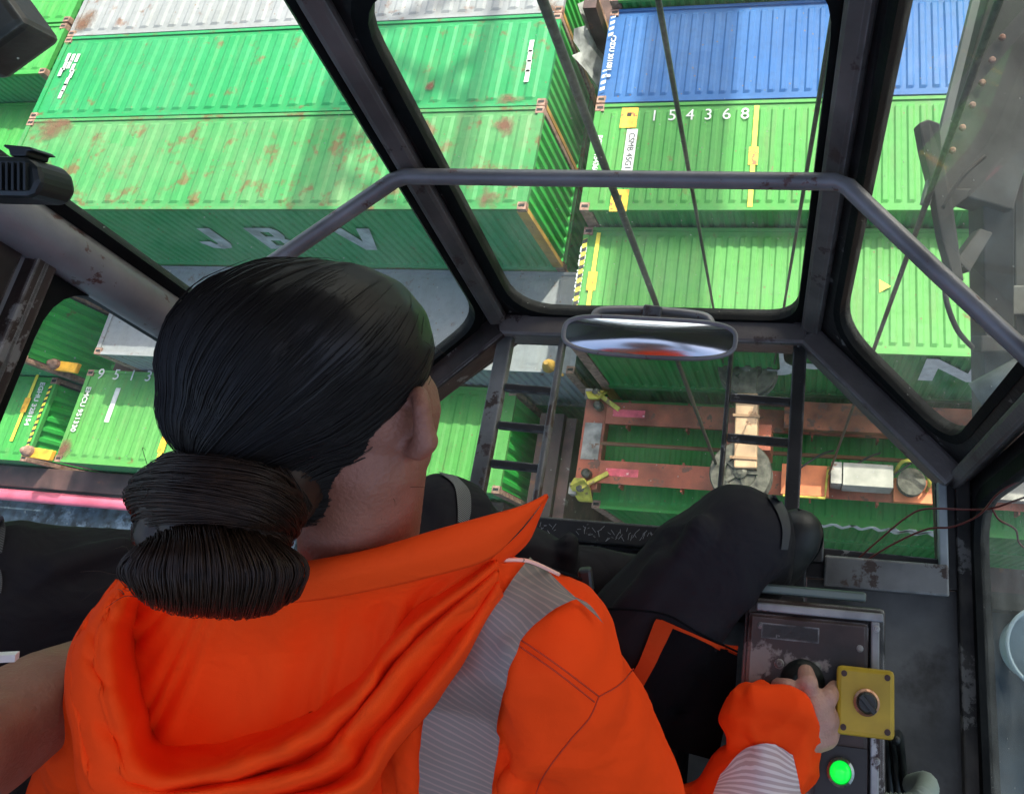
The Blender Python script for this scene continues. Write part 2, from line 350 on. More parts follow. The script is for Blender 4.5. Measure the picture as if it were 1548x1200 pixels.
c_fl3 = container(-31.9, -19.75, 9.4, 11.87, -14.0, 2.6, 'bright green container one step lower across the far gap', GW, G5, GE, M_cast, .43)
c_fl4 = container(-31.9, -19.75, 6.95, 9.37, -14.0, 2.6, 'bright green container beside the stepped down one across the far gap', G4, G5, GE, M_cast, .43)
c_fl5 = container(-31.9, -19.45, 4.78, 6.92, -15.0, 2.6, 'shaded dull green container with rusty edge across the far gap', GW, G2, GE, M_cast, .43)
c_fl6 = container(-31.9, -19.75, 2.5, 4.75, -16.3, 2.6, 'bright green container with hazard striped end and ochre twist locks', GW, G5, GE, M_cast, .43)
# the tier below each stack, seen down the gaps
for c, z in ((c_white, -14.82), (c_emer, -14.82), (c_jbv, -14.84), (c_pale, -14.64), (c_blue, -14.82), (c_num, -14.82), (c_haz, -15.39), (c_grey, -17.47), (c_low, -18.62), (c_tgt, -18.62)):
    hx, hy = c['hx'], c['hy']; x, y = c.location.x, c.location.y
    nm = c['label']
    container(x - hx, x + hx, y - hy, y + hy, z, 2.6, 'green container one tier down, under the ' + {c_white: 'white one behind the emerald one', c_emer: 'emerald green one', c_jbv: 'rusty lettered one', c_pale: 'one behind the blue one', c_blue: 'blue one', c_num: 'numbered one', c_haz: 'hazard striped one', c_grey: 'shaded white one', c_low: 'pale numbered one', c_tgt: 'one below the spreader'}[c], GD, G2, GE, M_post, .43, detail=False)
# ---- markings
R90 = math.pi / 2
def on_roof(px, py, z): p = at_z(px, py, z + .006); return (p.x, p.y, z + .004)
M_grey_letter = surf('faded_grey_lettering', (.33, .36, .34), .6, 0, .2, 3)
BLOCK = dict(J=[[(.38, 1), (.66, 1), (.66, .26), (.56, .06), (.34, 0), (.12, .05), (0, .26), (.0, .36), (.26, .36), (.30, .22), (.38, .26)]],
             B=[[(0, 0), (.24, 0), (.24, 1), (0, 1)], [(.241, 0), (.58, 0), (.70, .12), (.70, .40), (.60, .50), (.46, .50), (.46, .42), (.46, .18), (.241, .18)], [(.241, .82), (.44, .82), (.44, .60), (.241, .60), (.241, .42), (.459, .42), (.459, .501), (.60, .501), (.67, .62), (.67, .88), (.56, 1), (.241, 1)]],
             V=[[(0, 1), (.27, 1), (.42, .40), (.57, 1), (.84, 1), (.54, 0), (.30, 0)]])
for s, px, py in (('J', 318, 361), ('B', 413, 361), ('V', 540, 362)):
    p = at_y(px, py, 7.405); hh_ = .95; mb = MB()
    for poly in BLOCK[s]: mb.prism([(p.x + (u - .35) * 1.15, 7.404, p.z + (v_ - .5) * hh_) for u, v_ in poly], (0, -1, 0), .003)
    put('lettering', mb, M_grey_letter, c_jbv)
decal(c_num, text_mesh('154368', .36, 2.0), M_white, on_roof(1057, 174, ZU), (0, 0, 0))
decal(c_low, text_mesh('95133', .40, 2.4), M_white, on_roof(200, 568, -16.0), (0, 0, 0))
decal(c_blue, text_mesh('CXDU 301081  8', .15, 1.0, .004), M_white, on_roof(923, 85, ZU), (0, 0, -R90))
decal(c_num, text_mesh('EGRU 1543686', .15, 1.0, .004), M_white, on_roof(902, 235, ZU), (0, 0, -R90))
decal(c_haz, text_mesh('CXRU 180131  Y', .17, 1.0, .009), M_white, on_roof(876, 413, -12.75), (0, 0, -R90))
decal(c_low, text_mesh('EMCU 951330', .2, 1.0, .004), M_white, on_roof(122, 618, -16.0), (0, 0, -R90))
decal(c_fl6, text_mesh('EGHU 328154', .2, 1.0, .006), M_white, on_roof(52, 610, -16.3), (0, 0, -R90))
p = on_roof(951, 234, ZU); patch(c_num, M_white, p[0] - .11, p[0] + .11, p[1] - .6, p[1] + .6, ZU, 'label')
decal(c_num, text_mesh('CSMB 45G1 C', .17), M_black, (p[0], p[1], ZU + .008), (0, 0, -R90))
for a, b in ((951, 178), (936, 303)):
    p = on_roof(a, b, ZU); patch(c_num, M_orange_tag, p[0] - .17, p[0] + .17, p[1] - .24, p[1] + .24, ZU, 'label')
    patch(c_num, M_dark, p[0] - .05, p[0] + .04, p[1] + .03, p[1] + .12, ZU + .005, 'print')
def roof_line(t, px, py0, py1, z, wid, tagy):
    a, b = at_z(px, py0, z), at_z(px, py1, z); x = (a.x + b.x) / 2
    patch(t, M_yellow, x - wid / 2, x + wid / 2, min(a.y, b.y), max(a.y, b.y), z + .001, 'painted_line')
    q = at_z(px, tagy, z).y; patch(t, M_orange_tag, x - .09, x + .09, q - .2, q + .2, z + .002, 'label')
roof_line(c_num, 1139, 160, 313, ZU, .09, 236)
roof_line(c_haz, 897, 352, 470, -12.75, .08, 425)
roof_line(c_low, 247, 640, 700, -16.0, .10, 672)
roof_line(c_fl6, 38, 562, 668, -16.3, .09, 612)
p = at_z(1337, 433, -12.75)
put('warning_triangle', MB().prism([(p.x + .11, p.y, -12.742), (p.x - .09, p.y - .13, -12.742), (p.x - .09, p.y + .13, -12.742)], (0, 0, 1), .004), M_yellow, c_haz)
p = at_z(170, 612, -16.0); patch(c_low, M_white, p.x - .07, p.x + .07, p.y - .45, p.y + .45, -16.0, 'label')
def dash(t, pts, z, mat, w, l):
    mb = MB()
    for a, b in pts: p = at_z(a, b, z); mb.box((p.x - w, p.y - l, z + .001), (p.x + w, p.y + l, z + .005))
    return put('stencil_dashes', mb, mat, t)
dash(c_emer, [(103, 87), (98, 100), (92, 109), (110, 88), (105, 98), (117, 88), (110, 103), (101, 124), (97, 133), (92, 143), (108, 112)], ZU, M_white, .045, .12)
dash(c_emer, [(803, 70), (801, 85), (799, 100), (797, 115)], ZU, M_white, .05, .16)
def hazard(t, x, y0, y1, z, period, wid, dark, light=None):
    a, b = MB(), MB(); y = y0; i = 0
    while y < y1 - 1e-3:
        e = min(y1, y + period / 2); (a if i % 2 else b).add([(x - wid, y, z), (x + wid, y + .04, z), (x + wid, e + .04, z), (x - wid, e, z)], [(0, 1, 2, 3)]); y = e; i += 1
    put('hazard_stripes', a, light or M_yellow, t); put('hazard_stripes', b, dark, t)
hazard(c_haz, -4.50, 5.05, 7.05, -12.735, .19, .045, M_black)
hazard(c_fl6, -19.86, 2.75, 4.5, -16.285, .16, .04, M_black)
hazard(c_blue, -4.44, 10.1, 10.7, ZU + .006, .16, .05, BL, M_white)
hazard(c_blue, -4.44, 11.5, 12.1, ZU + .006, .16, .05, BL, M_white)
for nm, px, py, s in (('U', 1232, 541, 1.7), ('J', 1190, 541, 1.7), ('N', 1440, 562, 1.5)):
    p = at_y(px, py, 4.86); decal(c_haz, text_mesh(nm, s, 1, .06), M_white, (p.x, 4.853, p.z), (R90, 0, 0))
for px, py, s_ in ((1288, 797, 'WWWW'), (1385, 806, 'VW')):
    p = at_y(px, py, 2.33); decal(c_tgt, text_mesh(s_, .8, .8, .03), M_white, (p.x, 2.325, p.z), (R90, 0, 0))
def stain_mat():
    m, t, bs_ = nodes('rust_stain'); N = t.nodes; L = t.links; out = N['Material Output']
    tc = N.new('ShaderNodeTexCoord'); oi = N.new('ShaderNodeObjectInfo')
    gr = N.new('ShaderNodeTexGradient'); gr.gradient_type = 'SPHERICAL'
    mp = N.new('ShaderNodeMapping'); mp.inputs['Location'].default_value = (-1, -1, 0); mp.inputs['Scale'].default_value = (2, 2, 1); L.new(tc.outputs['UV'], mp.inputs[0]); L.new(mp.outputs[0], gr.inputs[0])
    nz = N.new('ShaderNodeTexNoise'); nz.noise_dimensions = '4D'; nz.inputs['Scale'].default_value = 3.2; nz.inputs['Detail'].default_value = 10; nz.inputs['Roughness'].default_value = .72
    L.new(tc.outputs['UV'], nz.inputs['Vector']); ml = N.new('ShaderNodeMath'); ml.operation = 'MULTIPLY'; ml.inputs[1].default_value = 50; L.new(oi.outputs['Random'], ml.inputs[0]); L.new(ml.outputs[0], nz.inputs['W'])
    ad = N.new('ShaderNodeMath'); ad.operation = 'MULTIPLY_ADD'; ad.inputs[1].default_value = .55; L.new(gr.outputs['Fac'], ad.inputs[0]); L.new(nz.outputs['Fac'], ad.inputs[2])
    rp = N.new('ShaderNodeMapRange'); rp.inputs['From Min'].default_value = .80; rp.inputs['From Max'].default_value = 1.04; L.new(ad.outputs[0], rp.inputs[0])
    cr = N.new('ShaderNodeValToRGB'); cr.color_ramp.elements[0].color = (.22, .13, .075, 1); cr.color_ramp.elements[1].color = (.11, .045, .022, 1); L.new(rp.outputs[0], cr.inputs[0]); L.new(cr.outputs[0], bs_.inputs['Base Color']); bs_.inputs['Roughness'].default_value = .85
    tr = N.new('ShaderNodeBsdfTransparent'); mx = N.new('ShaderNodeMixShader'); L.new(rp.outputs[0], mx.inputs[0]); L.new(tr.outputs[0], mx.inputs[1]); L.new(bs_.outputs[0], mx.inputs[2]); L.new(mx.outputs[0], out.inputs[0])
    return m
M_bloom = stain_mat()
def bloom(t, px, py, z, r, seed, sx=1.0):
    p = at_z(px, py, z); c = V(t.location); hx, hy = t['hx'] - .02, t['hy'] - .02; R_ = r * 2.6
    x0, x1 = max(p.x - R_ * sx, c.x - hx), min(p.x + R_ * sx, c.x + hx); y0, y1 = max(p.y - R_, c.y - hy), min(p.y + R_, c.y + hy)
    me = MB().add([(x0, y0, z + .0015), (x1, y0, z + .0015), (x1, y1, z + .0015), (x0, y1, z + .0015)], [(0, 1, 2, 3)]).mesh('rust_stain')
    uv = me.uv_layers.new(name='stain')
    for k, q in enumerate(((x0, y0), (x1, y0), (x1, y1), (x0, y1))): uv.data[k].uv = (.5 + (q[0] - p.x) / (2 * R_ * sx), .5 + (q[1] - p.y) / (2 * R_))
    put('rust_stain', me, M_bloom, t)
bloom(c_jbv, 762, 190, ZU, .26, 1); bloom(c_jbv, 738, 298, ZU, .24, 2); bloom(c_jbv, 80, 190, ZU, .3, 3, 1.5); bloom(c_emer, 770, 150, ZU, .16, 4, 1.6); bloom(c_white, 130, 30, ZU, .3, 5)
bloom(c_emer, 650, 130, ZU, .12, 6); bloom(c_white, 830, 12, ZU, .2, 7); bloom(c_low, 95, 680, -16.0, .25, 8); bloom(c_jbv, 640, 190, ZU, .15, 9)
# twist locks between the far green containers
def twist(px, py, z, label):
    p = at_z(px, py, z); t = thing('twist_lock', label, 'twist lock', (p.x, p.y, z), 'ochre lashing gear')
    put('arm', MB().bar((p.x - .75, p.y, z + .07), (p.x + .1, p.y - .06, z + .07), .26, .13), surf('ochre_steel', (.75, .38, .03), .6, 0, .2, 4), t, bevel=.02)
    put('cone', MB().lathe([(.14, 0), (.14, .1), (.06, .22), (.02, .24)], (p.x - .55, p.y, z + .13), (0, 0, 1), 12), M_cast, t)
    return t
twist(118, 555, -16.0, 'ochre lashing arm on the far corner of the striped green container')
twist(80, 686, -16.0, 'ochre lashing arm at the near corner of the striped green container')
p = at_z(845, 585, -14.85)
t = thing('twist_lock', 'ochre twist lock lying on the shaded white roof', 'twist lock', (-5.6, 5.1, -14.85), 'ochre lashing gear')
put('body', MB().lathe([(.12, 0), (.16, .06), (.13, .16), (.05, .3)], (-5.6, 5.1, -14.85), (0, 0, 1), 12), M_post, t)
put('handle', MB().tube([(-5.6, 5.1, -14.78), (-5.4, 5.0, -14.76), (-5.25, 4.9, -14.8)], .03, 8), M_post, t)
# ---- hold floor, water, walkway
M_deck = surf('rusty_hold_plate', (.10, .05, .04), .8, 0, .3, .8, chips=.4, chip_col=(.18, .07, .04), chip_scale=1.2)
structure(put('hold_floor', MB().box((-45, -14, -21.9), (30, 30, -21.3)), M_deck))
M_water = surf('harbour_water', (.02, .05, .06), .12, 0, .2, .3, bump=.6, bs=2)
structure(put('water', MB().box((-900, -900, -41), (900, 900, -40)), M_water))
M_coam = surf('brown_coaming_paint', (.075, .035, .03), .6, 0, .25, 2, chips=.38, chip_col=(.16, .06, .03), chip_scale=2)
t = thing('hatch_coaming', 'brown steel coaming along the container row', 'coaming', (-20, 1.85, -21.3))
put('plate', MB().box((-40, 1.92, -21.3), (-7, 2.46, -17.0)), M_coam, t, bevel=.02)
M_speck = surf('speckled_blue_grey_deck', (.035, .055, .075), .7, 0, .5, 4, chips=.46, chip_col=(.14, .19, .24), chip_scale=2.2, chip_sharp=.12)
structure(put('walkway', MB().box((-40, -9, -21.3), (-7.02, 1.9, -17.6)), M_speck))
M_pink = surf('pink_painted_pipe', (.50, .10, .16), .35, 0, .12, 2, bump=.1)
t = thing('deck_pipe', 'glossy pink pipe running along the brown coaming', 'pipe', (-20, 1.25, -17.6))
put('pipe', MB().tube([(-40, 1.70, -17.0), (-7.1, 1.70, -17.0)], .15, 14), M_pink, t, smooth=True)
for x in range(-38, -7, 6): put('saddle', MB().box((x, 1.56, -17.6), (x + .15, 1.82, -17.1)), M_coam, t)
# lashing bridge post between the bays
t = thing('cell_guide', 'rusty brown cell guide post standing between the container bays', 'post', (-5.75, 3.1, -21.3))
put('web', MB().box((-6.3, 2.05, -21.3), (-5.72, 4.55, -16.6)), M_coam, t)
put('flange', MB().box((-5.7, 2.0, -21.3), (-5.45, 4.5, -16.75)), surf('worn_brown_steel', (.12, .055, .045), .6, 0, .3, 2, chips=.35, chip_col=(.3, .26, .22), chip_scale=3), t)
t = thing('lashing_bridge', 'rust streaked upright of the lashing bridge between white and blue containers', 'bridge', (-5.1, 13.2, -21.3))
put('column', MB().box((-5.25, 12.6, -21.3), (-4.95, 12.9, -12.4)), M_coam, t)
put('plastic_sheet', MB().grid([[(-5.35 + .12 * math.sin(i * 1.9 + j) + .1 * j, 11.4 + .25 * i, -12.6 - .5 * j + .1 * math.cos(i * 2.3)) for i in range(9)] for j in range(5)]), surf('grey_plastic_sheet', (.5, .5, .48), .4, 0, .3, 3), t, smooth=True)

# ================================================================== THE SPREADER AND ITS ROPES
M_spr = surf('orange_spreader_paint', (.38, .085, .04), .5, 0, .25, 2, chips=.42, chip_col=(.16, .06, .035), chip_scale=4, bump=.2)
M_sprl = surf('light_orange_paint', (.75, .20, .07), .55, 0, .15, 3, chips=.35, chip_col=(.35, .12, .06), chip_scale=5)
M_sprg = surf('worn_grey_plate', (.33, .29, .25), .6, 0, .3, 3, chips=.42, chip_col=(.20, .09, .05), chip_scale=4)
M_flip = surf('yellow_flipper_paint', (.55, .46, .06), .5, 0, .25, 4, chips=.44, chip_col=(.25, .16, .06), chip_scale=5)
M_tan = surf('tan_headblock_paint', (.45, .27, .15), .6, 0, .2, 2, chips=.38, chip_col=(.3, .14, .07), chip_scale=4)
M_sheave = surf('oily_steel_sheave', (.10, .09, .07), .40, .5, .3, 9)
ZS = -15.35
sp = thing('container_spreader', 'orange container spreader with yellow corner flippers and head block', 'spreader', (1.5, 3.6, -15.95))
for y, nm in ((4.28, 'main_beam'), (3.0, 'main_beam')):
    b = put(nm, MB().box((-4.35, y - .17, ZS - .35), (7.4, y + .17, ZS)), M_spr, sp, bevel=.02)
    put('flange', MB().box((-4.35, y - .24, ZS + .003), (7.4, y + .24, ZS + .03)), M_spr, b)
    put('name_plate', MB().box((-4.2, y - .08, ZS + .034), (-3.5, y + .08, ZS + .04)), surf('pink_plate', (.75, .10, .13), .5, 0, .2, 5, chips=.4, chip_col=(.8, .5, .45)), b)
put('end_beam', MB().box((-4.86, 2.62, ZS - .36), (-4.36, 4.66, ZS - .03)), M_spr, sp, bevel=.02)
put('end_plate', MB().box((-4.80, 3.25, ZS - .028), (-4.42, 4.05, ZS - .012)), M_sprg, sp)
put('end_beam', MB().box((7.42, 2.5, ZS - .36), (7.7, 4.75, ZS - .03)), M_spr, sp, bevel=.02)
put('tie_rod', MB().tube([(-4.4, 3.62, ZS - .05), (7.4, 3.62, ZS - .05)], .045, 8), surf('brown_rod', (.20, .09, .04), .5, .2), sp)
for x, y, q in ((-4.62, 4.70, 1), (-4.68, 2.62, -1), (7.6, 4.7, 1), (7.6, 2.6, -1)):
    f = put('flipper', MB().prism([(x - .16, y + q * .2, ZS - .5), (x + .16, y + q * .2, ZS - .5), (x + .22, y, ZS + .06), (x + .1, y - q * .18, ZS + .12), (x - .12, y - q * .18, ZS + .12), (x - .22, y, ZS + .05)], (0, 0, 1), .13), M_flip, sp, bevel=.03)
    put('hub', MB().lathe([(.09, 0), (.09, .03), (.05, .04), (.05, .06), (.02, .062)], (x, y, ZS + .08), (0, 0, 1), 14), M_sheave, f)
    put('link', MB().bar(V((x, y, ZS + .1)), V((x + .55, y - q * .35, ZS + .06)), .09, .06), M_flip, f)
    put('motor', MB().lathe([(.09, 0), (.1, .04), (.1, .22), (.06, .26)], (x + .1, y - q * .3, ZS - .03), (0, 0, 1), 12), M_sheave, f)
    put('bracket', MB().box((x - .28, y - .12, ZS - .3), (x - .12, y + .12, ZS - .02)), M_sprg, f)
# head block: tan box between two sheave sets
hb = put('head_block', MB().bar((-1.22, 4.35, -13.95), (-1.16, 2.92, -13.95), .42, .5), M_tan, sp, bevel=.03)
put('neck', MB().bar((-1.22, 4.95, -13.98), (-1.22, 4.37, -13.98), .34, .42), M_sheave, hb)
for q in (3.1, 3.9): put('band', MB().bar((-1.45, q, -13.69), (-0.95, q, -13.69), .05, .04), surf('dark_tan', (.3, .16, .08), .6), hb)
put('leg', MB().bar((-1.2, 3.64, -14.2), (-1.2, 3.64, -15.3), .9, .5, V((0, 1, 0))), M_spr, sp)
for y, z in ((4.92, -13.95), (2.86, -13.95)):
    for dz in (0, -.28):
        s_ = put('sheave', MB().lathe([(.30, 0), (.56, .0), (.58, .03), (.50, .07), (.58, .11), (.56, .14), (.30, .14), (.28, .10), (.12, .1), (.12, .18), (.05, .2)], (-1.25, y, z + dz), (0, 0, 1), 28), M_sheave, sp, smooth=False)
        for k in range(5):
            a = k * 2 * math.pi / 5; put('spoke', MB().bar((-1.25, y, z + dz + .13), (-1.25 + .32 * math.cos(a), y + .32 * math.sin(a), z + dz + .13), .06, .05), M_sheave, s_)
cb = put('cable_basket', MB().box((0.62, 2.92, -15.3), (1.55, 3.36, -14.7)), surf('cream_steel_cabinet', (.40, .36, .30), .6, 0, .15, 3, chips=.36, chip_col=(.3, .2, .13), chip_scale=4), sp, bevel=.015)
put('side_plate', MB().box((0.40, 2.95, -15.3), (0.60, 3.36, -14.72)), M_sprg, cb)
put('platform', MB().box((-0.55, 2.75, -15.28), (0.38, 3.35, -15.1)), M_sprl, sp)
put('platform', MB().box((1.6, 2.75, -15.28), (3.2, 3.2, -15.1)), M_sprl, sp)
put('cable_reel', MB().lathe([(.2, 0), (.26, .02), (.26, .05), (.12, .07), (.12, .2), (.26, .22), (.26, .25), (.05, .26)], (1.9, 3.1, -15.09), (0, 0, 1), 20), M_sheave, sp)
put('hoop', MB().tube(catmull([V((1.62, 3.3, -15.05)), V((1.72, 3.42, -14.6)), V((2.0, 3.38, -14.55)), V((2.2, 3.1, -14.7)), V((2.2, 2.98, -15.05))], 6), .035, 8), M_flip, sp, smooth=True)
for k in range(5): put('hose', MB().tube(catmull([V((-.4 + .9 * k, 3.1, -15.05)), V((-.1 + .9 * k, 3.3, -14.85)), V((.2 + .9 * k, 3.55, -15.0)), V((.45 + .9 * k, 3.7, -15.2))], 6), .022, 6), M_black, sp, smooth=True)
for k in range(9):
    for y in (4.28, 3.0): put('stiffener', MB().box((-3.9 + 1.3 * k, y - .3, ZS - .33), (-3.86 + 1.3 * k, y + .3, ZS - .02)), M_spr, sp)
put('guard_rail', MB().tube([(-.5, 2.7, -15.0), (.3, 2.7, -15.0), (.32, 2.95, -14.95), (.35, 3.3, -14.9)], .025, 8), M_flip, sp)
put('wide_beam', MB().box((-.55, 4.05, -15.2), (7.3, 4.62, -14.98)), surf('rusty_orange_plate', (.32, .09, .04), .65, 0, .3, 2, chips=.46, chip_col=(.14, .06, .04), chip_scale=3), sp)
put('tray', MB().box((3.3, 2.9, -15.3), (5.0, 3.5, -15.0)), M_sprg, sp)
M_rope = surf('greased_wire_rope', (.045, .05, .045), .5, .3, .3, 30, bump=.4, bs=200)
def rope(bot, px, py, zt, r, label):
    b = V(bot); rr = ray(px, py); tpt = rr * (2.75 / rr.y) ; d = (tpt - b).normalized(); e = tpt + d * 9
    t = tag(put('hoist_rope', MB().tube([b, tpt, e], r, 10), M_rope, smooth=True), label, 'rope', 'hoist ropes')
rope((-1.72, 3.0, -13.85), 820, 0, 0, .028, 'thick wire hoist rope running down past the container gap')
rope((-1.72, 4.95, -13.85), 995, 0, 0, .016, 'thin hoist rope crossing the blue container and roof number')
rope((-0.75, 4.95, -13.85), 1260, 20, 0, .016, 'thin hoist rope passing close to the right window pillar')
rope((0.36, 3.10, -14.6), 1410, 280, 0, .020, 'hoist rope crossing the yellow warning triangle')

# ================================================================== CRANE STEELWORK OUTSIDE
M_crane = surf('dirty_crane_steel', (.05, .05, .044), .75, .1, .4, 1.5, chips=.45, chip_col=(.045, .028, .02), chip_scale=2, bump=.3, bs=30, chip_sharp=.15)
t = thing('crane_steelwork', 'dirty grey crane steelwork with forked bracket outside the right pane', 'steelwork', at(1500, 640, 6.0))
def cbar(name, a, b, w, h, mat=M_crane): return put(name, MB().bar(a, b, w, h, CB), mat, t, bevel=.012)
cbar('diagonal_beam', at(1563, -60, 5.2), at(1460, 308, 5.2), .54, .3)
put('beam_edge', MB().bar(at(1489, -60, 4.96), at(1398, 310, 4.96), .05, .06, CB), surf('pale_crane_edge', (.11, .12, .105), .6), t)
cbar('column', at(1498, 300, 5.25), at(1500, 690, 6.1), .22, .25)
cbar('column', at(1528, 190, 5.5), at(1534, 690, 6.3), .08, .25)
cbar('cross_beam', at(1515, 195, 5.6), at(1640, 190, 5.6), .24, .2)
cbar('cross_beam', at(1505, 455, 5.8), at(1640, 455, 5.8), .22, .2)
cbar('cross_beam', at(1475, 520, 5.6), at(1620, 520, 5.6), .12, .2)
put('fork_arm', MB().prism([at(1389, 186, 4.85), at(1404, 180, 4.85), at(1421, 186, 4.85), at(1426, 240, 4.9), at(1440, 300, 4.95), at(1446, 350, 5.0), at(1453, 396, 5.0), at(1458, 425, 5.0), at(1440, 418, 5.0), at(1424, 360, 4.95), at(1412, 290, 4.9), at(1396, 225, 4.87)], -CB, .12), M_crane, t, bevel=.01)
put('fork_arm', MB().prism([at(1446, 392, 5.02), at(1482, 345, 5.1), at(1502, 352, 5.1), at(1466, 412, 5.02)], -CB, .14), M_crane, t, bevel=.01)
put('gusset', MB().prism([at(1412, 285, 4.97), at(1470, 285, 5.0), at(1462, 300, 5.0), at(1438, 318, 4.99), at(1418, 310, 4.98)], -CB, .1), M_crane, t, bevel=.01)
for k in range(7): put('bolt', MB().lathe([(.022, 0), (.022, .02), (.012, .028)], at(1424 + 15 * k, 262 - 34 * k, 5.02), CB, 8), M_cast, t)
put('pipe', MB().tube([at(1480, 605, 5.1), at(1620, 530, 4.9)], .13, 14), surf('pale_grey_pipe', (.14, .155, .145), .6, 0, .3, 4), t, smooth=True)
put('hose', MB().tube(catmull([at(1428, 430, 4.9), at(1432, 460, 4.9), at(1448, 500, 5.0), at(1470, 525, 5.2)], 6), .018, 8), M_crane, t, smooth=True)
put('hose', MB().tube(catmull([at(1490, 236, 4.7), at(1455, 268, 4.7), at(1425, 315, 4.7)], 6), .012, 8), M_crane, t, smooth=True)
for nm, x0, x1, zc, lat in (('solid crane boom girder high over the hold', 6.9, 8.3, 10, 0), ('lattice crane boom girder with cross bracing high over the hold', -.6, 3.0, 10, 1)):
    t = thing('boom_girder', nm, 'girder', (x0, 20, zc))
    if not lat: put('box_beam', MB().box((x0, -6, zc), (x1, 55, zc + 1.2)), M_crane, t)
    else:
        put('chord', MB().box((x0, -6, zc), (x0 + .8, 55, zc + .5)), M_crane, t); put('chord', MB().box((x1 - .25, -6, zc), (x1, 55, zc + .3)), M_crane, t)
        for k in range(14):
            y = 8 + 3.2 * k; put('brace', MB().bar(V((x0 + .7, y, zc + .1)), V((x1 - .1, y + (1.6 if k % 2 else 2.6), zc + .1)), .32, .2), M_crane, t)
            put('brace', MB().bar(V((x0 + .7, y + 3.0, zc + .35)), V((x1 - .1, y + 1.4, zc + .35)), .22, .2), M_crane, t)
t = thing('sunshade_slab', 'added overhead steel trolley above the cab front', 'sunshade', (0, 1.7, .75))  # slab added out of view to keep direct sun off the operator
put('deck', MB().box((-2.6, .25, .75), (3.4, 3.3, 1.0)), M_crane, t)
for y in (.4, 1.7, 3.1): put('beam', MB().box((-2.6, y, .55), (3.4, y + .12, .748)), M_crane, t)

# ================================================================== THE CAB
ZF = -1.5
cab = thing('crane_cab', 'dark grey crane operator cab with large framed windows and glass floor', 'cab', (-.348, -.2, ZF))
bot = dict(C=V((-.696, .62, ZF)), D=V((0, .62, ZF)), L=V((-.986, .33, ZF)), R=V((.29, .33, ZF)))
top = dict(C=V((-.68, .785, -.58)), D=V((.062, .785, -.58)), L=V((-1.005, .425, -.58)), R=V((.335, .37, -.58)))
ZTOP = -.12
for kx in top: top[kx] = bot[kx] + (top[kx] - bot[kx]) * ((ZTOP - ZF) / (-.58 - ZF))     # posts run on up to the roof
mid_ = {kx: bot[kx] + (top[kx] - bot[kx]) * ((-.655 - ZF) / (ZTOP - ZF)) for kx in 'CD'}
def inset_poly(pts, margins, radius, seg=7):
    """planar polygon inset by a margin per edge, corners rounded; returns per-corner lists of points"""
    n = len(pts); nrm = (pts[1] - pts[0]).cross(pts[2] - pts[1]).normalized(); lines = []
    for i in range(n):
        d = (pts[(i + 1) % n] - pts[i]).normalized(); inn = nrm.cross(d); lines.append((pts[i] + inn * margins[i], d))
    cor = []
    for i in range(n):
        (p, d), (q, e) = lines[i - 1], lines[i]
        den = d.cross(e).dot(nrm); tt = (q - p).cross(e).dot(nrm) / den; cor.append(p + d * tt)
    res = []
    for i in range(n):
        c = cor[i]; a = (cor[i - 1] - c); b = (cor[(i + 1) % n] - c); la, lb = a.length, b.length; a.normalize(); b.normalize()
        r = radius[i] if isinstance(radius, (list, tuple)) else radius
        half = a.angle(b) / 2; d = min(r / math.tan(half), la * .48, lb * .48); p0, p1 = c + a * d, c + b * d
        res.append([p0.lerp(c, t_ / seg).lerp(c.lerp(p1, t_ / seg), t_ / seg) for t_ in range(seg + 1)])
    return res, nrm
def pane(pts, margins, radius, mat, glass=M_glass, thick=.018, gw=.012, wide=None):
    """a window: painted panel with rounded opening, rubber gasket, sheet of glass"""
    pts = [V(p) for p in pts]; cor, nrm = inset_poly(pts, margins, radius)
    mid = sum(pts, V()) / len(pts)
    if nrm.dot(mid - V((-.348, -.1, -.9))) < 0: nrm = -nrm            # outward
    def ring(outer, inner, t0, t1):
        mb = MB(); n = len(inner); vs = []
        for lst in (outer, inner):
            for z in (t0, t1): vs += [p + nrm * z for p in lst]
        fs = []
        for i in range(n):
            j = (i + 1) % n
            fs += [(i, j, 2 * n + j, 2 * n + i), (n + i, n + j, 3 * n + j, 3 * n + i), (2 * n + i, 2 * n + j, 3 * n + j, 3 * n + i), (i, j, n + j, n + i)]
        mb.add(vs, fs); return mb
    flat = [p for c in cor for p in c]; outer = [pts[i] for i, c in enumerate(cor) for _ in c]
    me = ring(outer, flat, -thick / 2, thick / 2).mesh('window_frame')
    bm = bmesh.new(); bm.from_mesh(me); bmesh.ops.remove_doubles(bm, verts=bm.verts, dist=1e-5); bmesh.ops.recalc_face_normals(bm, faces=bm.faces); bm.to_mesh(me); bm.free()
    f = put('window_frame', me, mat, cab)
    c2, _ = inset_poly(pts, [m - gw for m in margins], [((radius[i] if isinstance(radius, (list, tuple)) else radius) + gw) for i in range(len(pts))])
    put('gasket', ring([p for c in c2 for p in c], [p + (mid - p).normalized() * .012 for p in flat], -thick / 2 - .006, thick / 2 + .003), M_rubber, f)
    g = MB().prism([p + (p - mid).normalized() * .01 - nrm * .003 for p in flat], nrm, .005)
    put('glass', g, glass, f)
    return f
# order of edges: bottom, right post, top, left post
pane([bot['C'], bot['D'], mid_['D'], mid_['C']], [.045, .032, .03, .048], [.10, .075, .10, .10], M_frame)
pane([mid_['C'], mid_['D'], top['D'], top['C']], [.045, .062, .03, .062], .06, M_frame)
pane([bot['L'], bot['C'], top['C'], top['L']], [.05, .036, .03, .05], .075, M_frame)
pane([bot['D'], bot['R'], top['R'], top['D']], [.085, .05, .03, .06], .09, M_frame)
